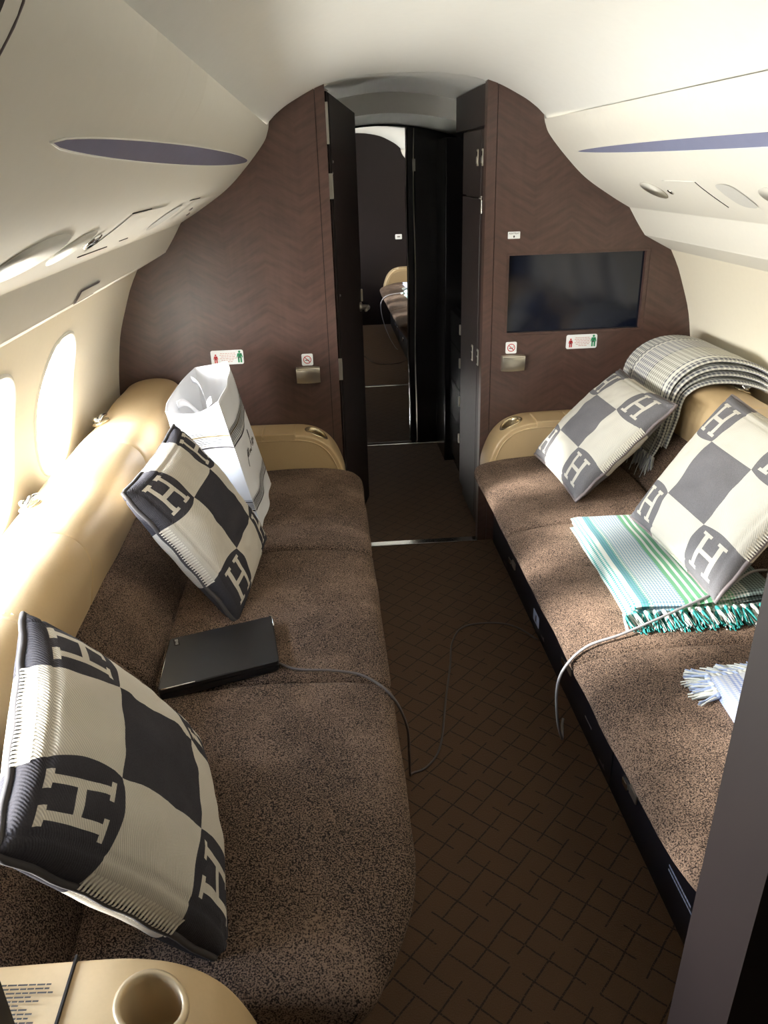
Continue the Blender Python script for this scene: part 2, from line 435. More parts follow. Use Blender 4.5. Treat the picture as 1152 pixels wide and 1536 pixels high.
def holed(name, pts, side, y0, y1, ztop, zbot, holes, mat, parent=None, nz=24):
    """curved wall with oval holes: holes = (yc, zc, ry, rz, ya, yb, power)"""
    S = surf_fn(pts, side); vs, fs = [], []
    zs = [ztop + (zbot - ztop) * i / nz for i in range(nz + 1)]
    def grid(ya, yb):
        if yb - ya < 1e-4: return
        b = len(vs)
        for z in zs: vs.append(S(ya, z)); vs.append(S(yb, z))
        for i in range(nz): fs.append((b + 2 * i, b + 2 * i + 1, b + 2 * i + 3, b + 2 * i + 2))
    cur = y0
    for yc, zc, ry, rz, ya, yb, pw in sorted(holes, key=lambda h: h[4]):
        grid(cur, ya); cur = yb
        bd = [(ya, z) for z in zs] + [(ya + (yb - ya) * i / 10, zbot) for i in range(1, 10)] + [(yb, z) for z in reversed(zs)] + [(yb + (ya - yb) * i / 10, ztop) for i in range(1, 10)]
        k = len(bd); nr = 7; b = len(vs)
        for r in range(nr + 1):
            for (by, bz) in bd:
                h = oval_pt(yc, zc, ry, rz, pw, by - yc, bz - zc)
                t = r / nr; t = t * t * 0.6 + t * 0.4
                vs.append(S(h[0] + (by - h[0]) * t, h[1] + (bz - h[1]) * t))
        for r in range(nr):
            for j in range(k):
                j2 = (j + 1) % k; fs.append((b + r * k + j, b + r * k + j2, b + (r + 1) * k + j2, b + (r + 1) * k + j))
    grid(cur, y1)
    return mesh(name, vs, fs, mat, parent, True)
def oval_pt(yc, zc, ry, rz, pw, dy, dz):
    d = (abs(dy / ry) ** pw + abs(dz / rz) ** pw) ** (1 / pw)
    return (yc + dy / d, zc + dz / d)
def oval(yc, zc, ry, rz, pw, n=48):
    return [oval_pt(yc, zc, ry, rz, pw, math.cos(2 * math.pi * i / n) * ry, math.sin(2 * math.pi * i / n) * rz) for i in range(n)]

struct(box('floor', (-1.12, Y0, -0.04), (1.12, YB + 0.02, 0.0), 'carpet'), 'brown carpet with a staggered diagonal lattice')
struct(box('floor', (-0.34, YB + 0.02, -0.04), (0.62, 4.60, 0.0), 'carpet'), 'dark brown carpet of the corridor beyond the doorway')
full = [(-x, z) for x, z in reversed(CEIL[1:])] + CEIL
struct(loft('ceiling', [[(v.x, y, v.y) for v in crom(full, 6)] for y in (Y0, 0.0, 1.6, YB + 0.034)], 'ceiling', closed=False), 'smooth off-white arched cabin ceiling')

def ceil_z(x):
    P = crom(CEIL, 8)
    return xz([(p.y, p.x) for p in P], x) if x > 0 else CEIL[0][1]
# oval recesses of the overhead panels: (yc, zc, ry, rz)
REC = {-1: [(1.13, 1.480, 0.120, 0.028), (1.355, 1.474, 0.070, 0.024)], 1: [(2.60, 1.486, 0.070, 0.024), (1.86, 1.486, 0.070, 0.024)]}
for side, nm in ((-1, 'left'), (1, 'right')):
    # side wall with windows
    holes = [(yc, WIN_Z, WIN_A, WIN_B, yc - 0.262, yc + 0.262, 2.5) for yc in WIN_Y]
    w = holed('wall_' + nm, WLD, side, Y0, YB + 0.005, 1.243, 0.0, holes, 'wallcream', nz=34)
    struct(w, 'cream curved cabin side wall with oval windows, ' + ('behind the bag and laptop divan' if side < 0 else 'behind the divan with the folded throws'))
    S = surf_fn(WLD, side)
    for k, yc in enumerate(WIN_Y):
        root = bpy.data.objects.new('window_%d' % (k + 1 + (0 if side < 0 else len(WIN_Y))), None); COL.objects.link(root)
        root.location = (side * xz(WLD, WIN_Z), yc, WIN_Z); struct(root)
        def ring(dx, sc):
            return [(side * (xz(WLD, z0) + dx), y, z) for (y, z), (_, z0) in zip(oval(yc, WIN_Z, WIN_A * sc, WIN_B * sc, 2.5), oval(yc, WIN_Z, WIN_A, WIN_B, 2.5))]
        loft('window_frame', [ring(0.004, 1.03), ring(-0.004, 1.02), ring(-0.006, 0.99), ring(0.0, 0.965), ring(0.035, 0.95), ring(0.075, 0.93)], 'white_plastic', root, caps=False)
        loft('inner_ring', [ring(0.045, 0.955), ring(0.043, 0.90), ring(0.052, 0.885), ring(0.085, 0.88)], 'white_plastic', root, caps=False)
        loft('pane', [ring(0.080, 0.93), ring(0.083, 0.93)], 'pane', root, smooth=False)
        box('shade_catch', (side * (xz(WLD, 1.135) + 0.03) - 0.006, yc - 0.018, 1.128), (side * (xz(WLD, 1.135) + 0.03) + 0.006, yc + 0.018, 1.142), 'tan_cup', root, 0.003)
        if side > 0 or yc < 0.5:  # unseen closed blinds, added to keep daylight from entering by these windows
            loft('added_light_block_shade', [ring(0.050, 0.94), ring(0.053, 0.94)], 'white_plastic', root, smooth=False)
    # step between overhead panel and wall
    st = sheet('trim_%d' % (1 if side < 0 else 2), STD_, side, Y0, YB + 0.005, 'panel')
    struct(st, 'cream soffit strip above the windows')
    # overhead service panel
    up = holed('overhead_panel', UPD, side, 0.476 if side < 0 else 0.571, YB + 0.005, 1.7225, 1.408, [(a, b, c, d, a - 0.125 if c > 0.1 else a - c - 0.01, a + 0.125 if c > 0.1 else a + c + 0.01, 2.0) for a, b, c, d in REC[side]], 'panel', nz=26)
    tag(up, 'cream curved overhead service panel above the ' + ('window side with the bag' if side < 0 else 'television side divan'), 'overhead panel')
    fwd = sheet('overhead_panel', UPD, side, Y0, 0.474, 'panel')
    tag(fwd, 'forward cream overhead panel in front of the partition, ' + ('bag side' if side < 0 else 'television side'), 'overhead panel')
    SU = surf_fn(UPD, side)
    def off_pt(y, z, d):
        p = SU(y, z); e = 0.004
        t = (SU(y, z + e) - SU(y, z - e)).normalized(); nrm = Vector((0, 1, 0)).cross(t)
        if nrm.x * side > 0: nrm = -nrm
        return p + nrm * d
    def patch(name, lo, hi, ya, yb, d, mat, n=24, mz=5):
        rings = []
        for i in range(n + 1):
            y = ya + (yb - ya) * i / n
            rings.append([off_pt(y, lo(y) + (hi(y) - lo(y)) * j / mz, d) for j in range(mz + 1)])
        return loft(name, rings, mat, up, closed=False)
    def quad(name, ya, yb, za, zb, d, mat, skew=0.0):
        return patch(name, lambda y: za, lambda y: zb, ya, yb, d, mat, 6, 6)
    tube('panel_joint', [off_pt(0.597, 1.72 - 0.31 * i / 24, 0.0) for i in range(25)], 0.0012, 'grey_print', up, 6)
    # pointed lens-shaped light strip
    for ya, yb in (((0.80, 2.99),) if side < 0 else ((0.80, 2.97),)):
        yc, L = (ya + yb) / 2, (yb - ya) / 2
        h = (lambda y: 0.0160 * max(0.0, 1 - ((y - yc) / L) ** 2) ** 0.5) if side < 0 else (lambda y: 0.0145 * max(0.0, 1 - ((y - yc) / L) ** 2) ** 0.6)
        patch('light_lens', lambda y: 1.609 - h(y), lambda y: 1.609 + h(y), ya, yb, 0.0015, 'lens', 48, 6)
        for sg in (-1, 1):
            tube('lens_bead', [off_pt(ya + (yb - ya) * i / 60, 1.609 + sg * h(ya + (yb - ya) * i / 60), 0.0015) for i in range(61)], 0.0011, 'white_plastic', up, 6)
    for a, b, c, d in REC[side]:
        rings = []
        for k, (sc, dp) in enumerate(((1.04, 0.002), (1.0, 0.001), (0.97, -0.012), (0.85, -0.024), (0.5, -0.030), (0.05, -0.031))):
            rings.append([off_pt(y, z, dp) for y, z in oval(a, b, c * sc, d * sc, 2.0)])
        bowl = loft('recess_bowl', rings, 'panel', up)
        if side > 0 or c < 0.1:
            revolve('reading_lamp', [(0.006, -0.004), (0.018, 0.0), (0.018, 0.006), (0.010, 0.010), (0.004, 0.011)], 'chrome', bowl, off_pt(a + 0.02 * side, b + 0.004, -0.024), (-side * 0.55, 0, -0.83), 16)
    if side < 0:
        def cln(name, y0_, z0_, y1_, z1_, r=0.0015, mat='gap'):
            tube(name, [off_pt(y0_ + (y1_ - y0_) * i / 8, z0_ + (z1_ - z0_) * i / 8, 0.0) for i in range(9)], r, mat, up, 6)
        quad('oxygen_door', 1.56, 1.93, 1.445, 1.512, 0.0016, 'panel')
        cln('door_gap', 1.56, 1.513, 1.74, 1.513); cln('door_gap', 1.90, 1.441, 1.985, 1.441); cln('door_gap', 1.58, 1.438, 1.81, 1.437)
        revolve('air_nozzle', [(0.02, -0.002), (0.021, 0.004), (0.015, 0.006), (0.012, 0.002), (0.006, 0.006), (0.001, 0.007)], 'chrome', up, off_pt(1.47, 1.475, 0.0), (0.55, 0, -0.83), 18)
        patch('speaker_slot', lambda y: 1.472 - 0.028 * max(0, 1 - ((y - 2.2) / 0.1) ** 2) ** .5, lambda y: 1.472 + 0.028 * max(0, 1 - ((y - 2.2) / 0.1) ** 2) ** .5, 2.1, 2.3, 0.0018, 'speaker')
        quad('service_door', 2.42, 2.84, 1.452, 1.508, 0.0016, 'panel'); cln('door_gap', 2.30, 1.509, 2.5, 1.509)
        for yy, zz in ((2.62, 1.476), (2.78, 1.455)):
            revolve('switch_button', [(0.008, -0.001), (0.008, 0.003), (0.002, 0.004)], 'grey_print', up, off_pt(yy, zz, 0.001), (0.55, 0, -0.83), 12)
    else:
        def cln(name, y0_, z0_, y1_, z1_, r=0.0015, mat='gap'):
            tube(name, [off_pt(y0_ + (y1_ - y0_) * i / 8, z0_ + (z1_ - z0_) * i / 8, 0.0) for i in range(9)], r, mat, up, 6)
        quad('oxygen_door', 2.215, 2.44, 1.449, 1.517, 0.0018, 'panel')
        cln('door_gap', 2.215, 1.449, 2.215, 1.517); cln('door_gap', 2.215, 1.5175, 2.43, 1.5175, 0.002, 'white_plastic')
        patch('speaker_grille', lambda y: 1.485 - 0.030 * max(0, 1 - abs((y - 2.07) / 0.055) ** 3) ** .34, lambda y: 1.485 + 0.030 * max(0, 1 - abs((y - 2.07) / 0.055) ** 3) ** .34, 2.015, 2.125, 0.0018, 'speaker')
        revolve('air_nozzle', [(0.012, -0.001), (0.012, 0.003), (0.007, 0.004), (0.005, 0.001), (0.001, 0.002)], 'chrome', up, off_pt(2.475, 1.484, 0.0), (-0.55, 0, -0.83), 14)
    if side < 0:
        SS = surf_fn(STD_, side)
        fr = thing('soffit_placard', 'small framed blank plate on the cream soffit above the windows', 'plate', tuple(SS(2.0, 1.318)))
        def sq(y0_, y1_, z0_, z1_, off, nm, mt):
            loft(nm, [[Vector((side * (xz(STD_, z0_ + (z1_ - z0_) * j / 4) - off), y, z0_ + (z1_ - z0_) * j / 4)) - fr.location for j in range(5)] for y in (y0_, y1_)], mt, fr, closed=False)
        for o in (): pass
        vs = lambda y0_, y1_, z0_, z1_, off: [[Vector((side * (xz(STD_, z0_ + (z1_ - z0_) * j / 4) - off), y, z0_ + (z1_ - z0_) * j / 4)) for j in range(5)] for y in (y0_, y1_)]
        loft('frame', vs(1.91, 2.09, 1.302, 1.334, 0.004), 'grey_print', fr, closed=False)
        loft('plate', vs(1.918, 2.082, 1.306, 1.330, 0.0065), 'panel', fr, closed=False)

for side in (-1, 1):
    struct(loft('trim_%d' % (7 if side < 0 else 8), [[(side * x, y, z) for x, z in [(0.500, 1.7445), (0.56, 1.752), (0.66, 1.70), (0.80, 1.56), (0.90, 1.42), (0.92, 1.335)]] for y in (Y0, YB + 0.02)], 'panel', closed=False), 'unseen liner added behind the overhead panel to block light')  # added sheets stop sky light leaking through the gap beside the ceiling
struct(loft('trim_9', [[(-0.8 + 1.6 * i / 40, YB + 0.03, ceil_z(min(0.52, abs(-0.8 + 1.6 * i / 40))) - (0.0 if abs(-0.8 + 1.6 * i / 40) < 0.29 else 0.012 if abs(-0.8 + 1.6 * i / 40) < 0.5 else 0.1)) for i in range(41)], [(-0.8 + 1.6 * i / 40, YB + 0.03, 1.97) for i in range(41)]], 'ceiling', closed=False), 'collar added above the bulkhead doorway to block stray light')  # added plate closes the ceiling seam so no outside light gets in
struct(box('ceiling', (-0.90, YB, 1.955), (1.0, 4.66, 1.975), 'ceiling'), 'unseen slab added above the corridor ceiling to block sky light')  # added out of view, keeps the sky from lighting the corridor from above
struct(box('wall_front', (-1.25, Y0 - 0.04, 0), (1.25, Y0, 1.95), 'panel'), 'cream wall closing the forward cabin')

# ------------------------------------------------------------------ bulkheads
def outline(side, xin, zb=0.0):
    """section outline of the cabin on one side from x = xin out to the wall, as (x,z)"""
    c = [(xin, ceil_z(xin))] + [(p.x, p.y + 0.001) for p in crom(CEIL, 8) if p.x > xin + 0.01 and p.x < 0.506]
    pts = c + [(x, z) for x, z in UPD[2:]] + STD_[2:] + WLD[2:] + [(xin, zb)]
    return [(side * x, z) for x, z in pts]
def ceil_z(x):
    P = crom(CEIL, 8)
    return xz([(p.y, p.x) for p in P], x) if x > 0 else CEIL[0][1]
def bulkhead(name, side, xin, y0, y1, mat, hole=None, lean=0.0):
    pts = outline(side, xin); pts[-1] = (pts[-1][0] - lean, pts[-1][1])
    bm = bmesh.new()
    def lp(ps):
        v = [bm.verts.new((x, y0, z)) for x, z in ps]
        return [bm.edges.new((v[i], v[(i + 1) % len(v)])) for i in range(len(v))]
    e = lp(pts)
    if hole: e += lp(hole)
    bmesh.ops.triangle_fill(bm, use_beauty=True, use_dissolve=False, edges=e)
    r = bmesh.ops.extrude_face_region(bm, geom=bm.faces[:])
    for v in [g for g in r['geom'] if isinstance(g, bmesh.types.BMVert)]: v.co.y = y1
    bmesh.ops.recalc_face_normals(bm, faces=bm.faces)
    me = bpy.data.meshes.new(name); bm.to_mesh(me); bm.free()
    return link(name, me, mat)
TVX0, TVX1, TVZ0, TVZ1 = 0.386, 0.968, 0.928, 1.252
bl_ = bulkhead('wall_back', -1, 0.338, YB, YB + 0.04, 'veneer'); struct(bl_, 'dark chevron veneer bulkhead on the open door side')
br_ = bulkhead('wall_back', 1, 0.333, YB, YB + 0.04, 'veneer', [(TVX0, TVZ0), (TVX1, TVZ0), (TVX1, TVZ1), (TVX0, TVZ1)]); struct(br_, 'dark chevron veneer bulkhead around the television')
for side, xi, xo, par in ((-1, 0.300, 0.3355, bl_), (1, 0.293, 0.3305, br_)):
    prof = [(xi, 0.0), (xo, 0.0), (xo, ceil_z(xo)), (xi, ceil_z(xi))]
    loft('jamb_strip', [[(side * x, y, z) for x, z in prof] for y in (YB - 0.002, YB + 0.045)], 'veneer', par, smooth=False)
    box('jamb_groove', (min(side * (xo - 0.001), side * (xo + 0.004)), YB + 0.005, 0.0), (max(side * (xo - 0.001), side * (xo + 0.004)), YB + 0.038, ceil_z(xo) - 0.003), 'gap', par)
# near partition the photographer stands in
JX = 0.025
nr = bulkhead('wall_front', 1, 0.046, 0.475, 0.57, 'dark_wood', lean=0.044); struct(nr, 'dark veneer partition beside the near end of the aisle')
nl = bulkhead('wall_front', -1, 0.722, 0.475, 0.57, 'dark_wood'); struct(nl, 'dark veneer partition stub beside the near armrest')
fr = ((0.47, 0.57, 0.90), (-1, 0, 0), (0, 0, 1), (0, 1, 0))
ps = thing('wall_placard', 'small white placard on the near dark partition', 'sign', (0.47, 0.57, 0.90))
slab('plate', rrect(0.07, 0.05, 0.008), fr, 'placard', ps, 0.002); slabs('mark', [rect(0, 0.0, 0.03, 0.012)], fr, 'grey_print', ps, off=0.002)

# threshold strips
struct(box('trim_3', (-0.30, YB - 0.012, 0.0), (0.293, YB + 0.030, 0.007), 'chrome', None, 0.003), 'polished metal threshold strip in the doorway')
struct(box('trim_4', (-0.33, 4.525, 0.0), (0.31, 4.545, 0.008), 'chrome', None, 0.003), 'polished metal strip at the foot of the mirror')

# ------------------------------------------------------------------ corridor beyond the doorway
arch = lambda x, top: top - 0.36 * max(0.0, abs(x)) ** 1.9
def archring(y, top, x0=-0.60, x1=0.75): return [(x0 + (x1 - x0) * i / 24, y, arch(x0 + (x1 - x0) * i / 24, top)) for i in range(25)]
struct(loft('ceiling', [[(-0.60 + 1.35 * i / 24, YB + 0.03, max(1.55, ceil_z(min(0.52, abs(-0.60 + 1.35 * i / 24))) - 0.001)) for i in range(25)], archring(3.45, 1.90), archring(3.78, 1.905), archring(3.95, 1.885)], 'ceiling', closed=False), 'off-white arched corridor ceiling behind the bulkhead')
a0, a1 = archring(3.95, 1.885), archring(3.95, 1.800)
struct(loft('trim_5', [a0, a1, archring(4.02, 1.795), archring(4.60, 1.785)], 'ceiling', closed=False, smooth=False), 'dark lowered arch in front of the mirror')
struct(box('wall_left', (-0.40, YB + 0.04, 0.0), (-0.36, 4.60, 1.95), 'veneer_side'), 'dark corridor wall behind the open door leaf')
struct(box('wall_back', (-0.40, 4.60, 0.0), (0.95, 4.64, 1.95), 'black'), 'black end wall of the corridor')
struct(box('wall_right', (0.62, YB + 0.04, 0.0), (0.66, 4.60, 1.95), 'black'), 'black corridor wall behind the galley cabinet')
# mirror door
mr = thing('mirror_door', 'full height mirror panel at the end of the corridor', 'mirror', (-0.1, 4.55, 0.0))
ztop = lambda x: arch(x, 1.785) - 0.012
mpts = [(-0.34, 0.012)] + [(0.135, 0.012)] + [(0.135 - 0.475 * i / 10, ztop(0.135 - 0.475 * i / 10)) for i in range(11)]
loft('mirror_glass', [[(x, y, z) for x, z in mpts] for y in (4.55, 4.556)], 'mirror', mr, smooth=False)
loft('backing', [[(x, y, z) for x, z in mpts] for y in (4.558, 4.590)], 'black', mr, smooth=False)
tube('edge_bead', [(0.138 + 0.003 * math.sin(i * 0.7), 4.546, 0.02 + (ztop(0.138) - 0.02) * i / 20) for i in range(21)], 0.004, 'chrome', mr, 8)
fd = thing('folding_door', 'black gloss folding door panel beside the corridor mirror', 'door', (0.23, 4.55, 0.0))
loft('panel', [[(x, y, z) for x, z in [(0.146, 0.01), (0.172, 0.01), (0.172, ztop(0.172)), (0.146, ztop(0.146))]] for y in (4.535, 4.59)], 'black', fd, smooth=False)
loft('panel', [[(x, y, z) for x, z in [(0.184, 0.01), (0.315, 0.01), (0.315, ztop(0.315)), (0.184, ztop(0.184))]] for y in (4.53, 4.59)], 'black', fd, smooth=False)
tube('edge_bead', [(0.178 + 0.003 * math.sin(1 + i * 0.6), 4.532, 0.02 + (ztop(0.178) - 0.02) * i / 20) for i in range(21)], 0.0035, 'nickel', fd, 8)
box('hinge', (0.170, 4.524, 1.55), (0.186, 4.531, 1.61), 'hinge', fd, 0.001)
# galley cabinet along the right of the corridor
gc = thing('galley_cabinet', 'tall dark cabinet inside the doorway with silver latches', 'cabinet', (0.46, 3.45, 0.0))
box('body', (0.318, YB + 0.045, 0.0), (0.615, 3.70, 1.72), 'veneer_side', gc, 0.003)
def latch(par, y, z, x=0.300, w=0.026, h=0.062):
    b = box('latch', (x - 0.005, y - w / 2, z - h / 2), (x, y + w / 2, z + h / 2), 'nickel', par, 0.003)
    box('latch_button', (x - 0.008, y - w / 3, z - h * 0.38), (x - 0.004, y + w / 3, z + h * 0.02), 'chrome', b, 0.002)
    box('latch_slot', (x - 0.0056, y - w / 3.5, z + h * 0.10), (x - 0.0045, y + w / 3.5, z + h * 0.36), 'gap', b, 0.0)
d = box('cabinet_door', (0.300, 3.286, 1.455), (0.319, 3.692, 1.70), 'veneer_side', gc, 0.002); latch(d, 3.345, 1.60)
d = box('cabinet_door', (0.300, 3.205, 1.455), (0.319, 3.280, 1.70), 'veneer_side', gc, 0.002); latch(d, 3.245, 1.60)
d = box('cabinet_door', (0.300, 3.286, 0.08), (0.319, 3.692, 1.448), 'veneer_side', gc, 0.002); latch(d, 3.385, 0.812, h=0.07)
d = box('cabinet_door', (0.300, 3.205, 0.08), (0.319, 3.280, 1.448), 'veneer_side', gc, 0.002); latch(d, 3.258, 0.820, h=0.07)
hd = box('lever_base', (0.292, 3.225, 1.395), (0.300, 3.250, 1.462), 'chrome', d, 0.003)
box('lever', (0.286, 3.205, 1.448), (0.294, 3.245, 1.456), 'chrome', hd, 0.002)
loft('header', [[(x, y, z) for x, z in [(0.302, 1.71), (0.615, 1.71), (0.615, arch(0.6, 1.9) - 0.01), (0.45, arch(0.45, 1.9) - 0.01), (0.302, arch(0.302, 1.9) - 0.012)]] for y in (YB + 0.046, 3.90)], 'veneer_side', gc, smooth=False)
gk_ = thing('under_counter_unit', 'black drawer unit with small silver catches under the pale counter', 'drawers', (0.46, 4.0, 0.0))
for i, (za, zb) in enumerate(((0.08, 0.30), (0.305, 0.50), (0.505, 0.70), (0.705, 0.87))):
    d = box('drawer', (0.330, 3.71, za), (0.36, 4.20, zb), 'black', gk_, 0.003)
    box('catch', (0.322, 3.86, zb - 0.075), (0.331, 3.875, zb - 0.025), 'nickel', d, 0.002)
box('body', (0.355, 3.705, 0.0), (0.615, 4.205, 0.885), 'black', gk_)
ct = loft('galley_counter', [[(0.318, 3.71, z), (0.345, 3.90, z), (0.43, 4.10, z), (0.50, 4.20, z), (0.614, 4.20, z), (0.614, 3.71, z)] for z in (0.890, 0.925)], 'counter', None, smooth=False)
tag(ct, 'pale curved galley counter edge in the dark corridor niche', 'counter')
struct(box('trim_6', (0.302, 4.21, 0.0), (0.615, 4.525, 1.70), 'black', None, 0.004), 'black panel beside the folding door')

# open door leaf
H0, H1 = Vector((-0.292, 3.205, 0)), Vector((-0.168, 3.715, 0))
du = (H1 - H0).normalized(); dn = Vector((du.y, -du.x, 0))
dr = bpy.data.objects.new('door_1', None); COL.objects.link(dr); dr.location = H0; struct(dr, 'dark door leaf swung open into the corridor')
L = (H1 - H0).length
def leafpts(a, b, z0, z1a, z1b, n0, n1):
    return [[H0 + du * s + dn * q + Vector((0, 0, z)) for q in (n0, n1)] for s, z in ((a, z0), (b, z0), (b, z1b), (a, z1a))]
def leaf(nm, a, b, z0, za, zb, n0, n1, mat, par):
    r = leafpts(a, b, z0, za, zb, n0, n1)
    return loft(nm, [[p[0] for p in r], [p[1] for p in r]], mat, par, smooth=False)
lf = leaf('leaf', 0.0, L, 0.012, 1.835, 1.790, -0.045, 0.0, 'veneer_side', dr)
leaf('edge_strip', -0.006, 0.0, 0.012, 1.835, 1.835, -0.040, -0.004, 'black', dr)
leaf('seal', 0.012, 0.020, 0.012, 1.83, 1.83, 0.0, 0.004, 'gap', dr)
leaf('top_cap', -0.006, 0.03, 1.836, 1.842, 1.84, -0.044, 0.0, 'hinge', dr)
for zc in (1.515, 0.81):
    hg = box('hinge', (-0.303, YB + 0.044, zc - 0.045), (-0.284, YB + 0.052, zc + 0.045), 'hinge', dr, 0.001)
    for dz in (-0.028, 0, 0.028): revolve('screw', [(0.004, 0.0), (0.003, 0.002)], 'gap', hg, (-0.293, YB + 0.0525, zc + dz), (0, -1, 0), 10)
for s, z in ((0.03, 1.56), (0.05, 1.60), (0.06, 1.10), (0.02, 0.58)):
    p = H0 + du * s + Vector((0, 0, z)); revolve('screw', [(0.005, 0.0), (0.004, 0.003), (0.001, 0.004)], 'screw', dr, p, dn, 10)
box('piano_hinge', (-0.301, YB + 0.045, 1.66), (-0.290, YB + 0.052, 1.80), 'hinge', dr, 0.001)
pc = H0 + du * (L - 0.045) + Vector((0, 0, 0.985))
hd = revolve('handle_rose', [(0.022, 0.0), (0.022, 0.006), (0.012, 0.010), (0.010, 0.040)], 'nickel', dr, pc, dn, 18)
tube('lever', [pc + dn * 0.040, pc + dn * 0.045 - du * 0.03, pc + dn * 0.045 - du * 0.095], 0.007, 'nickel', hd, 10)
box('latch_bolt', tuple(pc + du * 0.030 + Vector((-0.008, 0, 0.02))), tuple(pc + du * 0.040 + Vector((0.006, 0.004, 0.075))), 'nickel', hd, 0.002)

# ------------------------------------------------------------------ television and wall fittings
tv = thing('television', 'flat dark television recessed in the chevron bulkhead', 'television', (0.677, YB + 0.02, TVZ0))
for nm, lo, hi in (('bezel', (TVX0, YB + 0.002, TVZ0), (TVX1, YB + 0.034, TVZ0 + 0.010)), ('bezel', (TVX0, YB + 0.002, TVZ1 - 0.010), (TVX1, YB + 0.034, TVZ1)),
                   ('bezel', (TVX0, YB + 0.002, TVZ0 + 0.010), (TVX0 + 0.010, YB + 0.034, TVZ1 - 0.010)), ('bezel', (TVX1 - 0.016, YB + 0.002, TVZ0 + 0.010), (TVX1, YB + 0.034, TVZ1 - 0.010))):
    box(nm, lo, hi, 'veneer', tv, 0.001)
box('screen', (TVX0 + 0.010, YB + 0.022, TVZ0 + 0.010), (TVX1 - 0.016, YB + 0.030, TVZ1 - 0.010), 'screen', tv)
box('housing', (TVX0, YB + 0.036, TVZ0), (TVX1, YB + 0.0445, TVZ1), 'black', tv)
def person_marks(cx, base, h):
    s = h
    return [disc(cx, base + s * 0.90, s * 0.10, 12), [(cx - s * .16, base + s * .78), (cx + s * .16, base + s * .78), (cx + s * .15, base + s * .42), (cx - s * .15, base + s * .42)],
            [(cx - s * .17, base + s * .78), (cx - s * .26, base + s * .45), (cx - s * .20, base + s * .40), (cx - s * .12, base + s * .7)], [(cx + s * .17, base + s * .78), (cx + s * .26, base + s * .45), (cx + s * .20, base + s * .40), (cx + s * .12, base + s * .7)],
            rect(cx - s * .10, base + s * .20, s * .13, s * .40), rect(cx + s * .10, base + s * .20, s * .13, s * .40)]
def fittings(x_belt, z_belt, x_ns, z_ns, x_ash, z_ash, where):
    f = ((x_belt, YB, z_belt), (1, 0, 0), (0, 0, 1), (0, -1, 0))
    t = thing('seat_belt_placard', 'white seat belt placard with red and green figures, ' + where, 'placard', (x_belt, YB, z_belt))
    pl = slab('plate', rrect(0.130, 0.058, 0.008), f, 'placard', t, 0.0025)
    slabs('red_figure', person_marks(-0.046, -0.022, 0.036), f, 'red', t, off=0.0025); slabs('green_figure', person_marks(0.050, -0.022, 0.048), f, 'green', t, off=0.0025)
    slabs('belt_marks', [seg2(-0.051, -0.009, -0.041, 0.006, 0.002), seg2(-0.052, -0.008, -0.040, -0.008, 0.002), seg2(0.043, -0.004, 0.057, 0.014, 0.002), seg2(0.042, -0.003, 0.058, -0.003, 0.002)], f, 'dark_print', t, off=0.003)['kind'] = 'stuff'
    ln = []
    for i, w in enumerate((0.055, 0.060, 0.050, 0.060, 0.048, 0.026)):
        x = -w / 2
        while x < w / 2:
            ww = random.uniform(0.006, 0.013); ln.append(rect(x + ww / 2, 0.016 - i * 0.0066, ww, 0.0022)); x += ww + 0.002
    slabs('print_lines', ln, f, 'pink_print', t, off=0.0025)
    f = ((x_ns, YB, z_ns), (1, 0, 0), (0, 0, 1), (0, -1, 0))
    t = thing('no_smoking_placard', 'small square no smoking placard above the metal ashtray, ' + where, 'placard', (x_ns, YB, z_ns))
    slab('plate', rrect(0.046, 0.048, 0.006), f, 'placard', t, 0.0025)
    ring = [seg2(0.015 * math.cos(a), 0.015 * math.sin(a), 0.015 * math.cos(a + 0.27), 0.015 * math.sin(a + 0.27), 0.003) for a in [i * math.pi / 12 for i in range(24)]]
    slabs('red_ring', ring + [seg2(-0.0105, 0.0105, 0.0105, -0.0105, 0.003)], f, 'red', t, off=0.0025)
    slabs('cigarette', [rect(-0.001, -0.002, 0.016, 0.003), seg2(0.008, 0.0, 0.010, 0.006, 0.0012)], f, 'dark_print', t, off=0.0023)
    t = thing('ashtray', 'satin metal wall ashtray below the no smoking placard, ' + where, 'ashtray', (x_ash, YB, z_ash))
    prof = [(YB, -0.034), (YB - 0.018, -0.033), (YB - 0.026, -0.015), (YB - 0.030, 0.012), (YB - 0.030, 0.030), (YB - 0.026, 0.034), (YB, 0.034)]
    nx = 10; rings = []
    for i in range(nx + 1):
        s = -1 + 2 * i / nx
        rings.append([(x_ash + 0.048 * s, YB - (YB - y) * (1 - 0.18 * s * s), z_ash + z * (1 - 0.06 * s * s)) for y, z in prof])
    edge_smooth(loft('front', rings, 'nickel', t), 50)
    box('lid_gap', (x_ash - 0.044, YB - 0.0305, z_ash + 0.026), (x_ash + 0.044, YB - 0.004, z_ash + 0.0268), 'gap', t)
fittings(-0.747, 0.892, -0.426, 0.868, -0.426, 0.806, 'on the open door side bulkhead')
fittings(0.712, 0.892, 0.416, 0.879, 0.424, 0.816, 'on the television bulkhead')
f = ((0.410, YB, 1.319), (1, 0, 0), (0, 0, 1), (0, -1, 0))
t = thing('ashtray_sign', 'tiny white lettered sign above the corner of the television', 'sign', (0.410, YB, 1.319))
slab('plate', rrect(0.048, 0.026, 0.002), f, 'placard', t, 0.002)
textmesh('lettering', 'ASHTRAY', 0.0095, ((0.410, YB, 1.3255), (1, 0, 0), (0, 0, 1), (0, -1, 0)), 'dark_print', t, 0.0022)
slabs('mark', [disc(0, -0.005, 0.0030, 10, 0.0045)], f, 'dark_print', t, off=0.002)

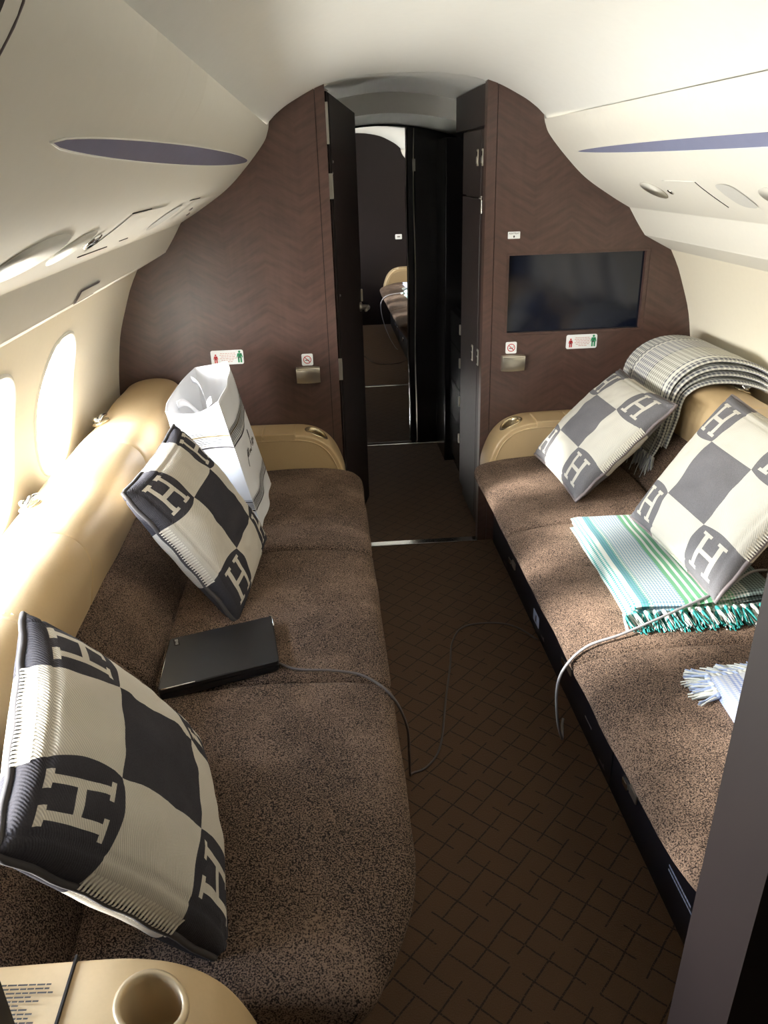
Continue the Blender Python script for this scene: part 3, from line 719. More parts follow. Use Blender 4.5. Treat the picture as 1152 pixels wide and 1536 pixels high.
# ------------------------------------------------------------------ divans
SEATP = [(0.80, 0.20), (0.62, 0.195), (0.38, 0.210), (0.345, 0.240), (0.308, 0.290), (0.268, 0.345), (0.230, 0.398), (0.223, 0.423), (0.246, 0.440), (0.300, 0.453), (0.38, 0.462), (0.52, 0.466), (0.66, 0.460), (0.80, 0.448)]
BACKP = [(0.80, 0.40), (0.795, 0.46), (0.825, 0.515), (0.870, 0.565), (0.925, 0.612), (0.965, 0.63), (1.08, 0.60), (1.10, 0.40)]
BOLP = [(0.975, 0.605), (0.950, 0.625), (0.935, 0.68), (0.925, 0.735), (0.935, 0.785), (0.965, 0.818), (1.015, 0.830), (1.08, 0.826), (1.135, 0.806), (1.168, 0.765), (1.175, 0.70), (1.165, 0.62), (1.08, 0.60)]
ARMP = [(0.318, 0.345), (0.300, 0.355), (0.294, 0.385), (0.302, 0.44), (0.335, 0.520), (0.385, 0.572), (0.45, 0.597), (0.54, 0.603), (0.75, 0.606), (1.05, 0.610), (1.14, 0.610), (1.13, 0.345)]
def arm_z(o, sh=0.0):
    P = crom(ARMP[2:11], 8); P = [(p.x + sh, p.y) for p in P]
    return xz([(b, a) for a, b in P], o)
def inset(ring, d):
    c = Vector((sum(p[0] for p in ring) / len(ring), sum(p[1] for p in ring) / len(ring)))
    out = []; k = len(ring)
    for i in range(k):
        t = (Vector(ring[(i + 1) % k]) - Vector(ring[i - 1])); nn = Vector((t.y, -t.x))
        if nn.length < 1e-9: nn = c - Vector(ring[i])
        nn.normalize()
        if nn.dot(c - Vector(ring[i])) < 0: nn = -nn
        out.append(Vector(ring[i]) + nn * d)
    return out
def padded(name, prof2, side, y0, y1, r, mat, parent, mod=None, step=0.04, bulge=0.0):
    """cushion: closed (o,z) profile swept along y with rounded ends"""
    ring = [tuple(v) for v in crom(prof2, 5, True)]; rings = []
    st = [(y0 + r * (1 - math.cos(a)), r * (1 - math.sin(a))) for a in [math.pi / 2 * i / 6 for i in range(7)]]
    nmid = max(2, int((y1 - y0 - 2 * r) / step))
    mid = [(y0 + r + (y1 - y0 - 2 * r) * i / nmid, 0.0) for i in range(1, nmid)]
    en = [(y1 - (y - y0), d) for y, d in reversed(st)]
    for y, d in st + mid + en:
        rg = inset(ring, d) if d > 1e-5 else [Vector(p) for p in ring]
        pts = []
        for p in rg:
            o, z = p
            if bulge: z += bulge * math.sin(math.pi * (y - y0) / (y1 - y0)) * max(0, (z - 0.3) / 0.16)
            if mod: o, z = mod(o, y, z)
            w = 0.004 * mnoise.noise(Vector((o * 6, y * 6, z * 6 + side * 9)))
            pts.append((side * (o + w), y, z + w))
        rings.append(pts)
    return loft(name, rings, mat, parent)

def divan(side, seams, label, dx, near_shift):
    root = thing('divan', label, 'sofa', (side * 0.7, 1.9, 0.0))
    ys = [0.755] + seams + [2.985]
    def mod(o, y, z):
        if o < 0.55:
            t = max(0.0, 1 - (y - 0.755) / 0.30); f = max(0.0, min(1.0, (0.55 - o) / 0.3))
            o += f * 0.10 * t * t
            t2 = max(0.0, 1 - (2.985 - y) / 0.10); o += f * 0.03 * t2 * t2
        return o + dx, z
    for a, b in zip(ys, ys[1:]):
        padded('seat_cushion', SEATP, side, a + 0.001, b - 0.001, 0.022, 'fabric', root, mod, 0.035, 0.010)
        padded('backrest', BACKP, side, a + 0.001, b - 0.001, 0.02, 'fabric', root, None, 0.06)
    bs = [0.76, 1.30, 1.665, 2.315, 3.115]
    for a, b in zip(bs, bs[1:]):
        bo = padded('bolster', BOLP, side, a, b + 0.006, 0.010 if b < 3 else 0.03, 'leather', root, None, 0.05)
    # stitched welt at the near bolster joint
    ring = [tuple(v) for v in crom(BOLP, 6, True)]
    pts = [(side * o, 1.318, z) for o, z in inset(ring, -0.0015) if z > 0.66]
    ks = sorted(range(len(pts)), key=lambda i: 0)
    for i in range(0, len(pts) - 1, 2):
        if (Vector(pts[i]) - Vector(pts[i + 1])).length < 0.05: tube('stitch', [pts[i], pts[i + 1]], 0.0012, 'thread', bo, 5)
    # release catches on top of the bolster
    for y in (2.575, 1.865):
        c = revolve('release_plate', [(0.030, -0.004), (0.030, 0.002), (0.026, 0.004), (0.004, 0.003)], 'tan_cup', root, (side * 1.118, y, 0.818), (side * 0.35, 0, 0.94), 20)
        tube('release_lever', [(side * 1.118, y - 0.028, 0.826), (side * 1.112, y, 0.840), (side * 1.105, y + 0.03, 0.836)], 0.006, 'chrome', c, 8, [0.7, 1.2, 0.8])
        revolve('release_knob', [(0.009, 0.0), (0.010, 0.010), (0.006, 0.015), (0.001, 0.016)], 'chrome', c, (side * 1.13, y - 0.01, 0.822), (0, 0, 1), 14)
    # plinth
    b = box('plinth', (side * 0.362 if side > 0 else -1.05, 0.60, 0.0), (1.05 if side > 0 else -0.362, 3.13, 0.205), 'base', root)
    box('plinth_joint', (side * 0.3605 - 0.001, 1.58, 0.005), (side * 0.3605 + 0.001, 1.585, 0.20), 'gap', b)
    for ya, yb in ((2.990, 3.142), (0.578, 0.748)):
        box('end_panel', (0.37 if side > 0 else -1.06, ya, 0.204), (1.06 if side > 0 else -0.37, yb, 0.352), 'base', root)
    # armrests
    for far in (True, False):
        sh = 0.0 if far else near_shift
        y0, y1 = (2.988, 3.145) if far else (0.575, 0.750)
        ring = [(p.x + sh, p.y) for p in crom(ARMP, 6)]
        rings = []
        for y, d in ((y0, 0.008), (y0 + 0.003, 0.003), (y0 + 0.009, 0.0), (y1 - 0.009, 0.0), (y1 - 0.003, 0.003), (y1, 0.008)):
            rings.append([(side * o, y, z) for o, z in inset(ring, d)] if d else [(side * o, y, z) for o, z in ring])
        arm = loft('armrest', rings, 'leather', None)
        cyo = (0.408 + sh) if far else 0.622
        if not far and side > 0: cyo = 0.42
        yc = (y0 + y1) / 2 + (0.0 if far else 0.022)
        cr = 0.040
        cutter = revolve('cutter', [(cr, -0.10), (cr, 0.25)], 'leather', None, (side * cyo, yc, 0.58), (0, 0, 1), 32)
        cut(arm, [cutter]); edge_smooth(arm, 30); arm.parent = root; fromworld(arm)
        # cup holder liner following the arm surface
        zr = lambda a: arm_z(cyo + cr * math.cos(a) * 1.0, sh)
        rings = []
        for rr, dz in ((cr + 0.007, -0.002), (cr + 0.006, 0.003), (cr + 0.002, 0.0045), (cr - 0.002, 0.002), (cr - 0.0025, -0.01)):
            rings.append([(side * (cyo + rr * math.cos(a)), yc + rr * math.sin(a), arm_z(cyo + rr * math.cos(a), sh) + dz) for a in [2 * math.pi * j / 32 for j in range(32)]])
        for rr, z in ((cr - 0.003, 0.505), (cr - 0.006, 0.487), (0.002, 0.486)):
            rings.append([(side * (cyo + rr * math.cos(a)), yc + rr * math.sin(a), z) for a in [2 * math.pi * j / 32 for j in range(32)]])
        loft('cup_holder', rings, 'tan_cup' if far else 'cream_cup', arm, caps=False)
        # piping along the front edge of the arm
        yp = y0 - 0.001 if far else y1 + 0.001
        rg = [v for v in inset(ring, 0.022)]
        tube('piping', [(side * o, yp, z) for o, z in rg if z > 0.2 and o < 1.1], 0.0028, 'leather_trim', arm, 6)
        if far:
            x0, x1 = (0.492, 0.618) if side < 0 else (0.497, 0.630)
            for xa, xb in ((x0, x1), (x1 + 0.006, x1 + 0.13)):
                lid = box('tray_lid', (min(side * xa, side * xb), y0 - 0.003, 0.578), (max(side * xa, side * xb), y1 - 0.035, 0.608), 'leather', arm, 0.004)
        else:
            if side < 0:
                box('lid_gap', (-0.7335, 0.58, 0.600), (-0.7305, 0.751, 0.6085), 'gap', arm, 0.0)
                f2 = ((-0.785, 0.70, 0.6095), (0.995, -0.06, 0), (0.06, 0.995, 0), (0, 0, 1)); ln = []
                for i, w in enumerate((0.09, 0.088, 0.095, 0.07, 0.082, 0.06, 0.065, 0.078, 0.078, 0.088)):
                    x = -0.06
                    while x < -0.06 + w:
                        ww = random.uniform(0.006, 0.013); ln.append(rect(x + ww / 2, 0.012 - i * 0.0056, ww, 0.0022)); x += ww + 0.0016
                slabs('print_lines', ln, f2, 'dark_print', arm, t=0.0002)
    return root, b
DL, _ = divan(-1, [1.538, 2.238], 'brown plush divan under the open windows carrying the bag and laptop', 0.012, 0.20)
DR, plr = divan(1, [1.572, 2.315], 'brown plush divan below the television carrying the folded throws', 0.0, 0.0)
# catches and marks on the plinth of the right divan
fx = lambda y, z: ((0.362, y, z), (0, -1, 0), (0, 0, 1), (-1, 0, 0))
for y, z in ((2.74, 0.092), (1.99, 0.118), (1.45, 0.122)):
    b = box('plinth_catch', (0.356, y - 0.040, z - 0.014), (0.362, y + 0.005, z + 0.014), 'nickel', plr, 0.002)
    box('catch_tongue', (0.349, y + 0.006, z - 0.012), (0.361, y + 0.038, z + 0.010), 'chrome', b, 0.003)
pp = slab('plinth_placard', rrect(0.075, 0.044, 0.004), fx(2.372, 0.056), 'pale_print', plr, 0.0015)
slabs('placard_mark', [rect(0, -0.004, 0.012, 0.018), disc(0, 0.008, 0.006, 8)], fx(2.372, 0.056), 'dark_print', pp, off=0.0016)
slabs('print_lines', [rect(0, 0, 0.05, 0.006)], fx(2.875, 0.018), 'grey_print', plr, off=0.0005)
slabs('print_lines', [rect(0, 0, 0.04, 0.006), rect(0.012, 0.006, 0.01, 0.01)], fx(2.28, 0.030), 'grey_print', plr, off=0.0005)
slabs('print_lines', [rect(0, 0, 0.058, 0.006)], fx(1.78, 0.064), 'grey_print', plr, off=0.0005)
slabs('print_lines', [rect(0, 0, 0.045, 0.006), rect(0.012, 0.006, 0.008, 0.010)], fx(1.65, 0.022), 'grey_print', plr, off=0.0005)
ln = []
for r_, (s0, s1) in enumerate(((-0.055, 0.050), (-0.055, 0.062))):
    x = s0
    while x < s1:
        ww = random.uniform(0.006, 0.012); ln.append(rect(x + ww / 2, 0.006 - r_ * 0.013, ww, 0.005)); x += ww + 0.0015
slabs('print_lines', ln, fx(1.165, 0.112), 'pale_print', plr, off=0.0005)

# ------------------------------------------------------------------ patterned cushions
def pillow(label, cover, c, U, V, N, s=0.46, T=0.080, seed=0, tb=0.07):
    C, U, V, N = [Vector(v) for v in (c, U, V, N)]
    U.normalize(); N = (N - U * N.dot(U)).normalized(); V = N.cross(U)
    root = thing('check_pillow', label, 'pillow', tuple(C), 'checked pillows on the divans')
    G = 60
    def h(u, v): return (max(0.0, (1 - 4 * u * u)) * max(0.0, (1 - 4 * v * v))) ** 0.4
    def pos(u, v, sg):
        a = u * s * (1 - 0.045 * (1 - 4 * v * v)); b = v * s * (1 - 0.045 * (1 - 4 * u * u))
        hh = h(u, v)
        w = hh * (0.010 * mnoise.noise(Vector((u * 5 + seed, v * 5, sg * 3.0))) + 0.004 * mnoise.noise(Vector((u * 16 + seed, v * 13, sg * 3.0))))
        k = (T if sg > 0 else tb)
        w -= 0.0035 * (math.exp(-((abs(v) - 0.452) / 0.007) ** 2) + math.exp(-((abs(u) - 0.452) / 0.007) ** 2))
        return U * a + V * b + N * (sg * (0.004 + hh * k + w))
    vs, fs, uv = [], [], []
    for sg in (1, -1):
        b0 = len(vs)
        for i in range(G + 1):
            for j in range(G + 1):
                # denser rows near the rim
                u = 0.5 * math.sin((i / G - 0.5) * math.pi * 0.98) / math.sin(0.49 * math.pi); v = 0.5 * math.sin((j / G - 0.5) * math.pi * 0.98) / math.sin(0.49 * math.pi)
                vs.append(pos(u, v, sg)); uv.append((u + 0.5, v + 0.5))
        for i in range(G):
            for j in range(G):
                q = (b0 + i * (G + 1) + j, b0 + (i + 1) * (G + 1) + j, b0 + (i + 1) * (G + 1) + j + 1, b0 + i * (G + 1) + j + 1)
                fs.append(q if sg > 0 else q[::-1])
    rim = [(i, 0) for i in range(G)] + [(G, j) for j in range(G)] + [(i, G) for i in range(G, 0, -1)] + [(0, j) for j in range(G, 0, -1)]
    n1 = (G + 1) ** 2; id_ = lambda i, j: i * (G + 1) + j
    for a, b in zip(rim, rim[1:] + rim[:1]):
        fs.append((id_(*b), id_(*a), n1 + id_(*a), n1 + id_(*b)))
    mesh('cover', vs, fs, cover, root, True, uv)
    # piped rim and whip stitches along the pale stretch of each edge
    rimp = []
    for k in range(96):
        t = k / 96 * 4; e = int(t); f = (t - e) - 0.5
        u, v = [(f, -0.5), (0.5, f), (-f, 0.5), (-0.5, -f)][e]
        a = u * s * (1 - 0.045 * (1 - 4 * v * v)) * 1.006; b = v * s * (1 - 0.045 * (1 - 4 * u * u)) * 1.006
        rimp.append(U * a + V * b + N * 0.002 * math.sin(k * 1.3 + seed))
    rings = []
    for k in range(96):
        p = rimp[k]; d = (rimp[(k + 1) % 96] - rimp[k - 1]).normalized(); a = d.cross(N).normalized()
        rings.append([tuple(p + (a * math.cos(x) + N * math.sin(x)) * 0.006) for x in [2 * math.pi * j / 7 for j in range(7)]])
    k0 = len(rings)
    vsr = [p for r in rings for p in r]; fsr = [(i * 7 + j, i * 7 + (j + 1) % 7, ((i + 1) % k0) * 7 + (j + 1) % 7, ((i + 1) % k0) * 7 + j) for i in range(k0) for j in range(7)]
    dk = 'stitch_dark' if 'charcoal' in cover else 'grey_print'
    mesh('piped_edge', vsr, fsr, dk, root, True)
    vst, fst = [], []
    for e in range(4):
        for k in range(26):
            f = -0.205 + 0.41 * k / 25
            u, v = [(f, -0.5), (0.5, f), (-f, 0.5), (-0.5, -f)][e]; iu, iv = [(0, 1), (-1, 0), (0, -1), (1, 0)][e]; du_, dv_ = [(1, 0), (0, 1), (-1, 0), (0, -1)][e]
            def at(inn, al, hgt):
                uu, vv = u + iu * inn + du_ * al, v + iv * inn + dv_ * al
                a = uu * s * (1 - 0.045 * (1 - 4 * vv * vv)); b = vv * s * (1 - 0.045 * (1 - 4 * uu * uu))
                return U * a + V * b + N * hgt
            pts = [at(0.009, 0.006, 0.004 + T * h(u + iu * 0.009, v + iv * 0.009) + 0.001), at(0.002, 0.003, 0.008 + T * h(u + iu * 0.002, v + iv * 0.002) * 0.6), at(-0.014, 0.0, 0.004), at(-0.010, -0.002, -0.006)]
            b0 = len(vst)
            for p in pts:
                d = (at(0, 0.01, 0) - at(0, 0, 0)).normalized() * 0.0018
                vst += [tuple(p - d), tuple(p + d), tuple(p + d + N * 0.002), tuple(p - d + N * 0.002)]
            for q in range(3):
                for j in range(4): fst.append((b0 + q * 4 + j, b0 + q * 4 + (j + 1) % 4, b0 + q * 4 + 4 + (j + 1) % 4, b0 + q * 4 + 4 + j))
    st = mesh('edge_stitching', vst, fst, 'stitch_light', root); st['kind'] = 'stuff'
    return root
pillow('charcoal checked H pillow leaning against the white paper bag', 'cover_charcoal', (-0.724, 2.047, 0.672), (0.52, -0.005, -0.854), (0, 0, 0), (0.846, -0.129, 0.517), seed=1.0)
pillow('charcoal checked H pillow beside the armrest with printed lines', 'cover_charcoal', (-0.720, 1.002, 0.674), (0.475, 0.249, -0.844), (0, 0, 0), (0.853, 0.108, 0.511), seed=4.0, T=0.09)
pillow('pale grey checked H pillow below the black and white blanket', 'cover_grey', (0.651, 2.682, 0.652), (0.058, -0.998, -0.026), (0, 0, 0), (-0.708, -0.059, 0.704), seed=8.0)
pillow('pale grey checked H pillow resting on the teal throw', 'cover_grey', (0.742, 1.920, 0.718), (0.126, -0.987, -0.097), (0, 0, 0), (-0.810, -0.159, 0.564), seed=12.0)

# ------------------------------------------------------------------ paper bag
bag = thing('paper_bag', 'white paper shopping bag with striped bands standing on the divan', 'bag', (-0.70, 2.6, 0.468))
Bq = {'fl': ((-0.800, 2.43, 0.470), (-0.866, 2.42, 0.889)), 'fr': ((-0.598, 2.40, 0.470), (-0.700, 2.43, 0.910)), 'br': ((-0.588, 2.80, 0.470), (-0.710, 2.85, 0.945)), 'bl': ((-0.795, 2.80, 0.470), (-0.828, 2.84, 0.928))}
def bagpt(ka, kb, t, hgt, off=0.0):
    a0, a1 = [Vector(v) for v in Bq[ka]]; b0, b1 = [Vector(v) for v in Bq[kb]]
    lo = a0.lerp(b0, t); hi = a1.lerp(b1, t)
    p = lo.lerp(hi, hgt)
    nrm = (b0 - a0).cross(a1 - a0).normalized()
    cr = 0.020 * math.sin(math.pi * t) * (1 if ka in ('fr', 'bl') else -1) * (0.3 + 0.7 * hgt)
    cr += 0.012 * mnoise.noise(Vector((t * 3 + ord(ka[0]), hgt * 4, ord(ka[1]) * .37))) * min(1, 6 * t * (1 - t)) 
    if ka == 'fl' and hgt > 0.9: p.z -= 0.03 * math.sin(math.pi * t) * (hgt - 0.9) * 10
    return p + nrm * (cr + off)
order = ['fl', 'fr', 'br', 'bl']; NB, NH = 24, 30
vs, fs = [], []
for hgt in range(NH + 1):
    for k in range(4):
        for i in range(NB): vs.append(bagpt(order[k], order[(k + 1) % 4], i / NB, hgt / NH))
K = 4 * NB
for r in range(NH):
    for j in range(K): fs.append((r * K + j, r * K + (j + 1) % K, (r + 1) * K + (j + 1) % K, (r + 1) * K + j))
fs.append(tuple(range(K)))
body = fromworld(mesh('body', vs, fs, 'paper', bag, False))
md = body.modifiers.new('thickness', 'SOLIDIFY'); md.thickness = 0.0008; md.offset = 0.0
edge_smooth(body, 40)
def outward(ka, kb):
    a0 = Vector(Bq[ka][0]); b0 = Vector(Bq[kb][0]); a1 = Vector(Bq[ka][1]); nrm = (b0 - a0).cross(a1 - a0)
    c = Vector((-0.70, 2.62, 0.65)); return 1 if nrm.dot(a0 - c) > 0 else -1
for ka, kb in (('fl', 'fr'), ('fr', 'br')):
    sg = outward(ka, kb)
    for band, lines in (('upper', ((0.655, .012, 'stripe'), (0.675, .004, 'tan_print'), (0.690, .005, 'stripe'), (0.703, .005, 'stripe'), (0.716, .005, 'stripe'), (0.729, .005, 'stripe'), (0.745, .012, 'tan_print'), (0.760, .005, 'stripe'), (0.772, .005, 'stripe'))),
                        ('lower', ((0.150, .012, 'stripe'), (0.168, .004, 'stripe'), (0.180, .005, 'stripe'), (0.192, .005, 'stripe'), (0.204, .005, 'stripe'), (0.218, .009, 'stripe'), (0.232, .003, 'stripe')))):
        for mt in ('stripe', 'tan_print'):
            v2, f2 = [], []
            for hc, hw, m_ in lines:
                if m_ != mt: continue
                b0 = len(v2)
                for i in range(25):
                    t = i / 24
                    v2 += [bagpt(ka, kb, t, hc - hw / 2, sg * 0.0030), bagpt(ka, kb, t, hc + hw / 2, sg * 0.0030)]
                f2 += [(b0 + 2 * i, b0 + 2 * i + 2, b0 + 2 * i + 3, b0 + 2 * i + 1) for i in range(24)]
            if v2: fromworld(mesh('stripe_band', v2, f2, mt, bag))
# handwritten style emblem on the wide face
sg = outward('fr', 'br')
def em(pts):
    tube('script_emblem', [bagpt('fr', 'br', t, h_, sg * 0.0030) for t, h_ in [tuple(v) for v in crom(pts, 6)]], 0.0008, 'dark_print', bag, 5)
em([(0.26, 0.40), (0.28, 0.47), (0.30, 0.51), (0.33, 0.50), (0.31, 0.47), (0.28, 0.465), (0.32, 0.455), (0.35, 0.46), (0.37, 0.49), (0.36, 0.51), (0.335, 0.49), (0.36, 0.455), (0.40, 0.45)])
em([(0.40, 0.45), (0.43, 0.47), (0.44, 0.445), (0.46, 0.47), (0.48, 0.445), (0.50, 0.46)])
em([(0.50, 0.44), (0.53, 0.50), (0.56, 0.57), (0.54, 0.59), (0.53, 0.54), (0.56, 0.47), (0.60, 0.45), (0.63, 0.48), (0.61, 0.50), (0.60, 0.46), (0.65, 0.455), (0.68, 0.49), (0.70, 0.46), (0.74, 0.47)])
def ribbon(pts, w, name, par):
    P = crom(pts, 8); rings = []
    for i, p in enumerate(P):
        d = (P[min(i + 1, len(P) - 1)] - P[max(i - 1, 0)]).normalized(); a = d.cross(Vector((1, 0.2, 0.1))).normalized()
        b = d.cross(a)
        rings.append([p - a * w / 2 - b * .0006, p + a * w / 2 - b * .0006, p + a * w / 2 + b * .0006, p - a * w / 2 + b * .0006])
    loft(name, rings, 'ribbon', par)
ribbon([(-0.842, 2.50, 0.885), (-0.820, 2.54, 0.88), (-0.790, 2.60, 0.82), (-0.755, 2.66, 0.76), (-0.74, 2.72, 0.70)], 0.024, 'ribbon_handle', bag)
ribbon([(-0.832, 2.76, 0.905), (-0.800, 2.72, 0.89), (-0.770, 2.66, 0.83), (-0.74, 2.62, 0.74)], 0.024, 'ribbon_handle', bag)
ribbon([(-0.735, 2.53, 0.89), (-0.755, 2.56, 0.86), (-0.76, 2.62, 0.79), (-0.735, 2.68, 0.70)], 0.024, 'ribbon_handle', bag)

# ------------------------------------------------------------------ laptop
lp = thing('laptop', 'closed black laptop lying at the seat joint', 'laptop', (-0.65, 1.66, 0.475))
c0, c1, c2, c3 = [wZ(px, py, z) for px, py, z in ((254.6, 958, 0.500), (408, 923, 0.502), (418.6, 990, 0.505), (236, 1036.5, 0.500))]
def lpt(a, b): return c0.lerp(c1, a).lerp(c3.lerp(c2, a), b)
def lapshape(mar, dz, nseg=4):
    out = []
    for ca, cb, a0 in ((0.97, 0.95, 0), (0.03, 0.95, 90), (0.03, 0.05, 180), (0.97, 0.05, 270)):
        for i in range(nseg + 1):
            a = math.radians(a0 + 90 * i / nseg)
            p = lpt(ca + 0.03 * math.cos(a) * (1 - mar), cb + 0.05 * math.sin(a) * (1 - mar)); p.z += dz; out.append(p)
    return out
loft('lower_case', [lapshape(0.6, -0.034), lapshape(0.1, -0.028), lapshape(0.0, -0.014)], 'lap', lp, smooth=False)
lid = loft('lid', [lapshape(0.0, -0.0125), lapshape(-0.05, -0.008), lapshape(-0.05, -0.002), lapshape(0.2, 0.0)], 'lap', lp, smooth=False)
for pts in ([lpt(0.004, 0.04), lpt(0.0, 0.97), lpt(0.03, 1.0), lpt(0.30, 1.0)], [lpt(0.97, 0.0), lpt(0.997, 0.03), lpt(1.0, 0.25)]):
    tube('bright_edge', [p + Vector((0, 0, 0.0)) for p in pts], 0.0018, 'lapedge' if len(pts) == 9 else 'chrome', lid, 6)
ex = (c1 - c0).normalized(); ey = (c0 - c3); ey = (ey - ex * ey.dot(ex)).normalized(); ez = ex.cross(ey)
f = (lpt(0.075, 0.12), -ey, ex, ez)
slabs('badge', [rect(0, 0, 0.030, 0.014)], f, 'gap', lid, off=0.0003)
slabs('badge_mark', [rect(-0.009, 0.001, 0.008, 0.008), rect(0.0, 0.001, 0.005, 0.006), rect(0.008, 0.0, 0.006, 0.007)], f, 'screw', lid, off=0.0008)

# ------------------------------------------------------------------ cables
pts = [(-0.515, 1.60, 0.478), (-0.46, 1.565, 0.476), (-0.373, 1.552, 0.474), (-0.30, 1.532, 0.466), (-0.24, 1.49, 0.438), (-0.206, 1.475, 0.36), (-0.195, 1.53, 0.22), (-0.185, 1.62, 0.07), (-0.170, 1.69, 0.008), (-0.125, 1.715, 0.005),
       (-0.075, 1.80, 0.004), (-0.025, 2.02, 0.004), (0.016, 2.192, 0.004), (0.045, 2.33, 0.004), (0.10, 2.425, 0.004), (0.20, 2.445, 0.004), (0.29, 2.41, 0.004), (0.352, 2.31, 0.006)]
tag(tube('power_cable', crom(pts, 8), 0.0032, 'cable_dark', None, 8), 'thin dark cable running from the laptop across the carpet', 'cable')
pts = [(0.90, 1.80, 0.520), (0.80, 1.800, 0.530), (0.70, 1.745, 0.520), (0.60, 1.700, 0.512), (0.47, 1.648, 0.497), (0.36, 1.615, 0.478), (0.27, 1.598, 0.462), (0.212, 1.578, 0.425), (0.192, 1.58, 0.36), (0.205, 1.60, 0.24), (0.25, 1.68, 0.10), (0.288, 1.785, 0.03), (0.308, 1.85, 0.005), (0.318, 1.875, 0.005)]
tag(tube('charging_cable', crom(pts, 8), 0.0036, 'cable', None, 8), 'light grey cable trailing over the teal throw down to the carpet', 'cable')

# ------------------------------------------------------------------ throws
def tassel_mesh(mat_a, mat_b, length, seed):
    rnd = random.Random(seed); vs, fs, mi = [], [], []
    for k in range(7):
        x0 = rnd.uniform(-0.006, 0.006); a = rnd.uniform(-0.012, 0.012); z0 = rnd.uniform(0.0, 0.005); b0 = len(vs)
        for i in range(5):
            t = i / 4; r = 0.0024 * (1 - 0.35 * t) * (1.2 if i == 1 else 1)
            c = Vector((x0 * (0.4 + t) + a * t, -length * t * rnd.uniform(0.92, 1.0), z0 + 0.004 * math.sin(t * 3 + k)))
            vs += [(c.x - r, c.y, c.z - r), (c.x + r, c.y, c.z - r), (c.x, c.y, c.z + r)]
        for i in range(4):
            for j in range(3): fs.append((b0 + i * 3 + j, b0 + i * 3 + (j + 1) % 3, b0 + i * 3 + 3 + (j + 1) % 3, b0 + i * 3 + 3 + j)); mi.append(k % 2)
    b0 = len(vs)    # knot
    for i, (yy, rr) in enumerate(((0.006, 0.003), (0.0, 0.006), (-0.006, 0.006), (-0.010, 0.003))):
        for j in range(6): vs.append((rr * math.cos(j * 1.047), yy, 0.003 + rr * math.sin(j * 1.047)))
    for i in range(3):
        for j in range(6): fs.append((b0 + i * 6 + j, b0 + i * 6 + (j + 1) % 6, b0 + i * 6 + 6 + (j + 1) % 6, b0 + i * 6 + 6 + j)); mi.append(1)
    me = bpy.data.meshes.new('tassel'); me.from_pydata(vs, [], fs)
    me.materials.append(MAT[mat_a]); me.materials.append(MAT[mat_b])
    for p, q in zip(me.polygons, mi): p.material_index = q; p.use_smooth = True
    return me
def tassels(root, spots, mats, length, tilt_down=0.25, seed=0):
    """spots: (position, direction the tassel points)"""
    ms = [tassel_mesh(mats[i % len(mats)], mats[(i + 1) % len(mats)], length * random.uniform(0.85, 1.1), seed + i) for i in range(5)]
    for k, (p, d) in enumerate(spots):
        o = bpy.data.objects.new('tassel', ms[k % 5]); COL.objects.link(o); o.parent = root
        d = Vector(d).normalized(); y = -d; x = y.cross(Vector((0, 0, 1)))
        if x.length < 0.1: x = Vector((0, 1, 0))
        x.normalize(); z = x.cross(y)
        M = Matrix((x, y, z)).transposed().to_4x4(); M.translation = Vector(p) - Vector(root.location)
        o.matrix_local = M
def folded(name, root, mat, path, w0, w1, layers, th, u0=0.0, u1=1.0, jit=0.006, n=5, wave=0.004):
    """stack of cloth layers: path points P(t), each with side vector; path(t, s, k) -> point for layer k"""
    for k in range(layers):
        NU, NV = 30, 36; vs, fs, uv = [], [], []
        for sg in (0, 1):
            for i in range(NU + 1):
                for j in range(NV + 1):
                    s, t = i / NU, j / NV
                    e = min(s, 1 - s, t, 1 - t); rd = th * 0.5 * (1 - math.sqrt(max(0, 1 - max(0, 1 - e / 0.03) ** 2)))
                    vs.append(path(t, s, k, (rd if sg == 0 else th - rd))); uv.append((u0 + (u1 - u0) * s, t))
        n1 = (NU + 1) * (NV + 1); idx = lambda i, j: i * (NV + 1) + j
        for sg in (0, 1):
            for i in range(NU):
                for j in range(NV):
                    q = tuple(sg * n1 + v for v in (idx(i, j), idx(i + 1, j), idx(i + 1, j + 1), idx(i, j + 1)))
                    fs.append(q if sg else q[::-1])
        rim = [(i, 0) for i in range(NU)] + [(NU, j) for j in range(NV)] + [(i, NV) for i in range(NU, 0, -1)] + [(0, j) for j in range(NV, 0, -1)]
        for a, b in zip(rim, rim[1:] + rim[:1]): fs.append((idx(*a), idx(*b), n1 + idx(*b), n1 + idx(*a)))
        fromworld(mesh(name, vs, fs, mat, root, True, uv))
# teal throw on the seat
tt = thing('teal_throw', 'folded teal and white striped throw with fringe on the seat', 'throw', (0.6, 1.97, 0.468))
def teal_path(t, s, k, h):
    x = 0.402 + 0.42 * s + (0.006 if k % 2 else 0.0) + 0.018 * (1 - t) * (1 - s) ; y = 2.255 - 0.55 * t - 0.025 * (1 - s) * t + (0.010 if k == 1 else 0.0) * t
    z = 0.470 + k * 0.0160 + h + 0.004 * mnoise.noise(Vector((x * 9, y * 9, k))) + 0.006 * math.sin(s * 6 + k) * (0.3 + t * 0.7)
    e = min(1, s / 0.06); z -= 0.006 * (1 - e) * (k + 1) * 0.4
    return Vector((x, y, z))
folded('fold', tt, 'teal', teal_path, 0, 1, 3, 0.0150)
sp = []
for k in range(34):
    x = 0.395 + 0.42 * k / 33 + random.uniform(-0.004, 0.004); sp.append(((x, 1.692 + random.uniform(-0.006, 0.006), 0.476 + random.uniform(0, 0.012)), (random.uniform(-0.35, 0.2), -1, -0.12)))
for k in range(16):
    x = 0.45 + 0.36 * k / 15; sp.append(((x, 1.686, 0.490), (random.uniform(-0.3, 0.25), -1, -0.35)))
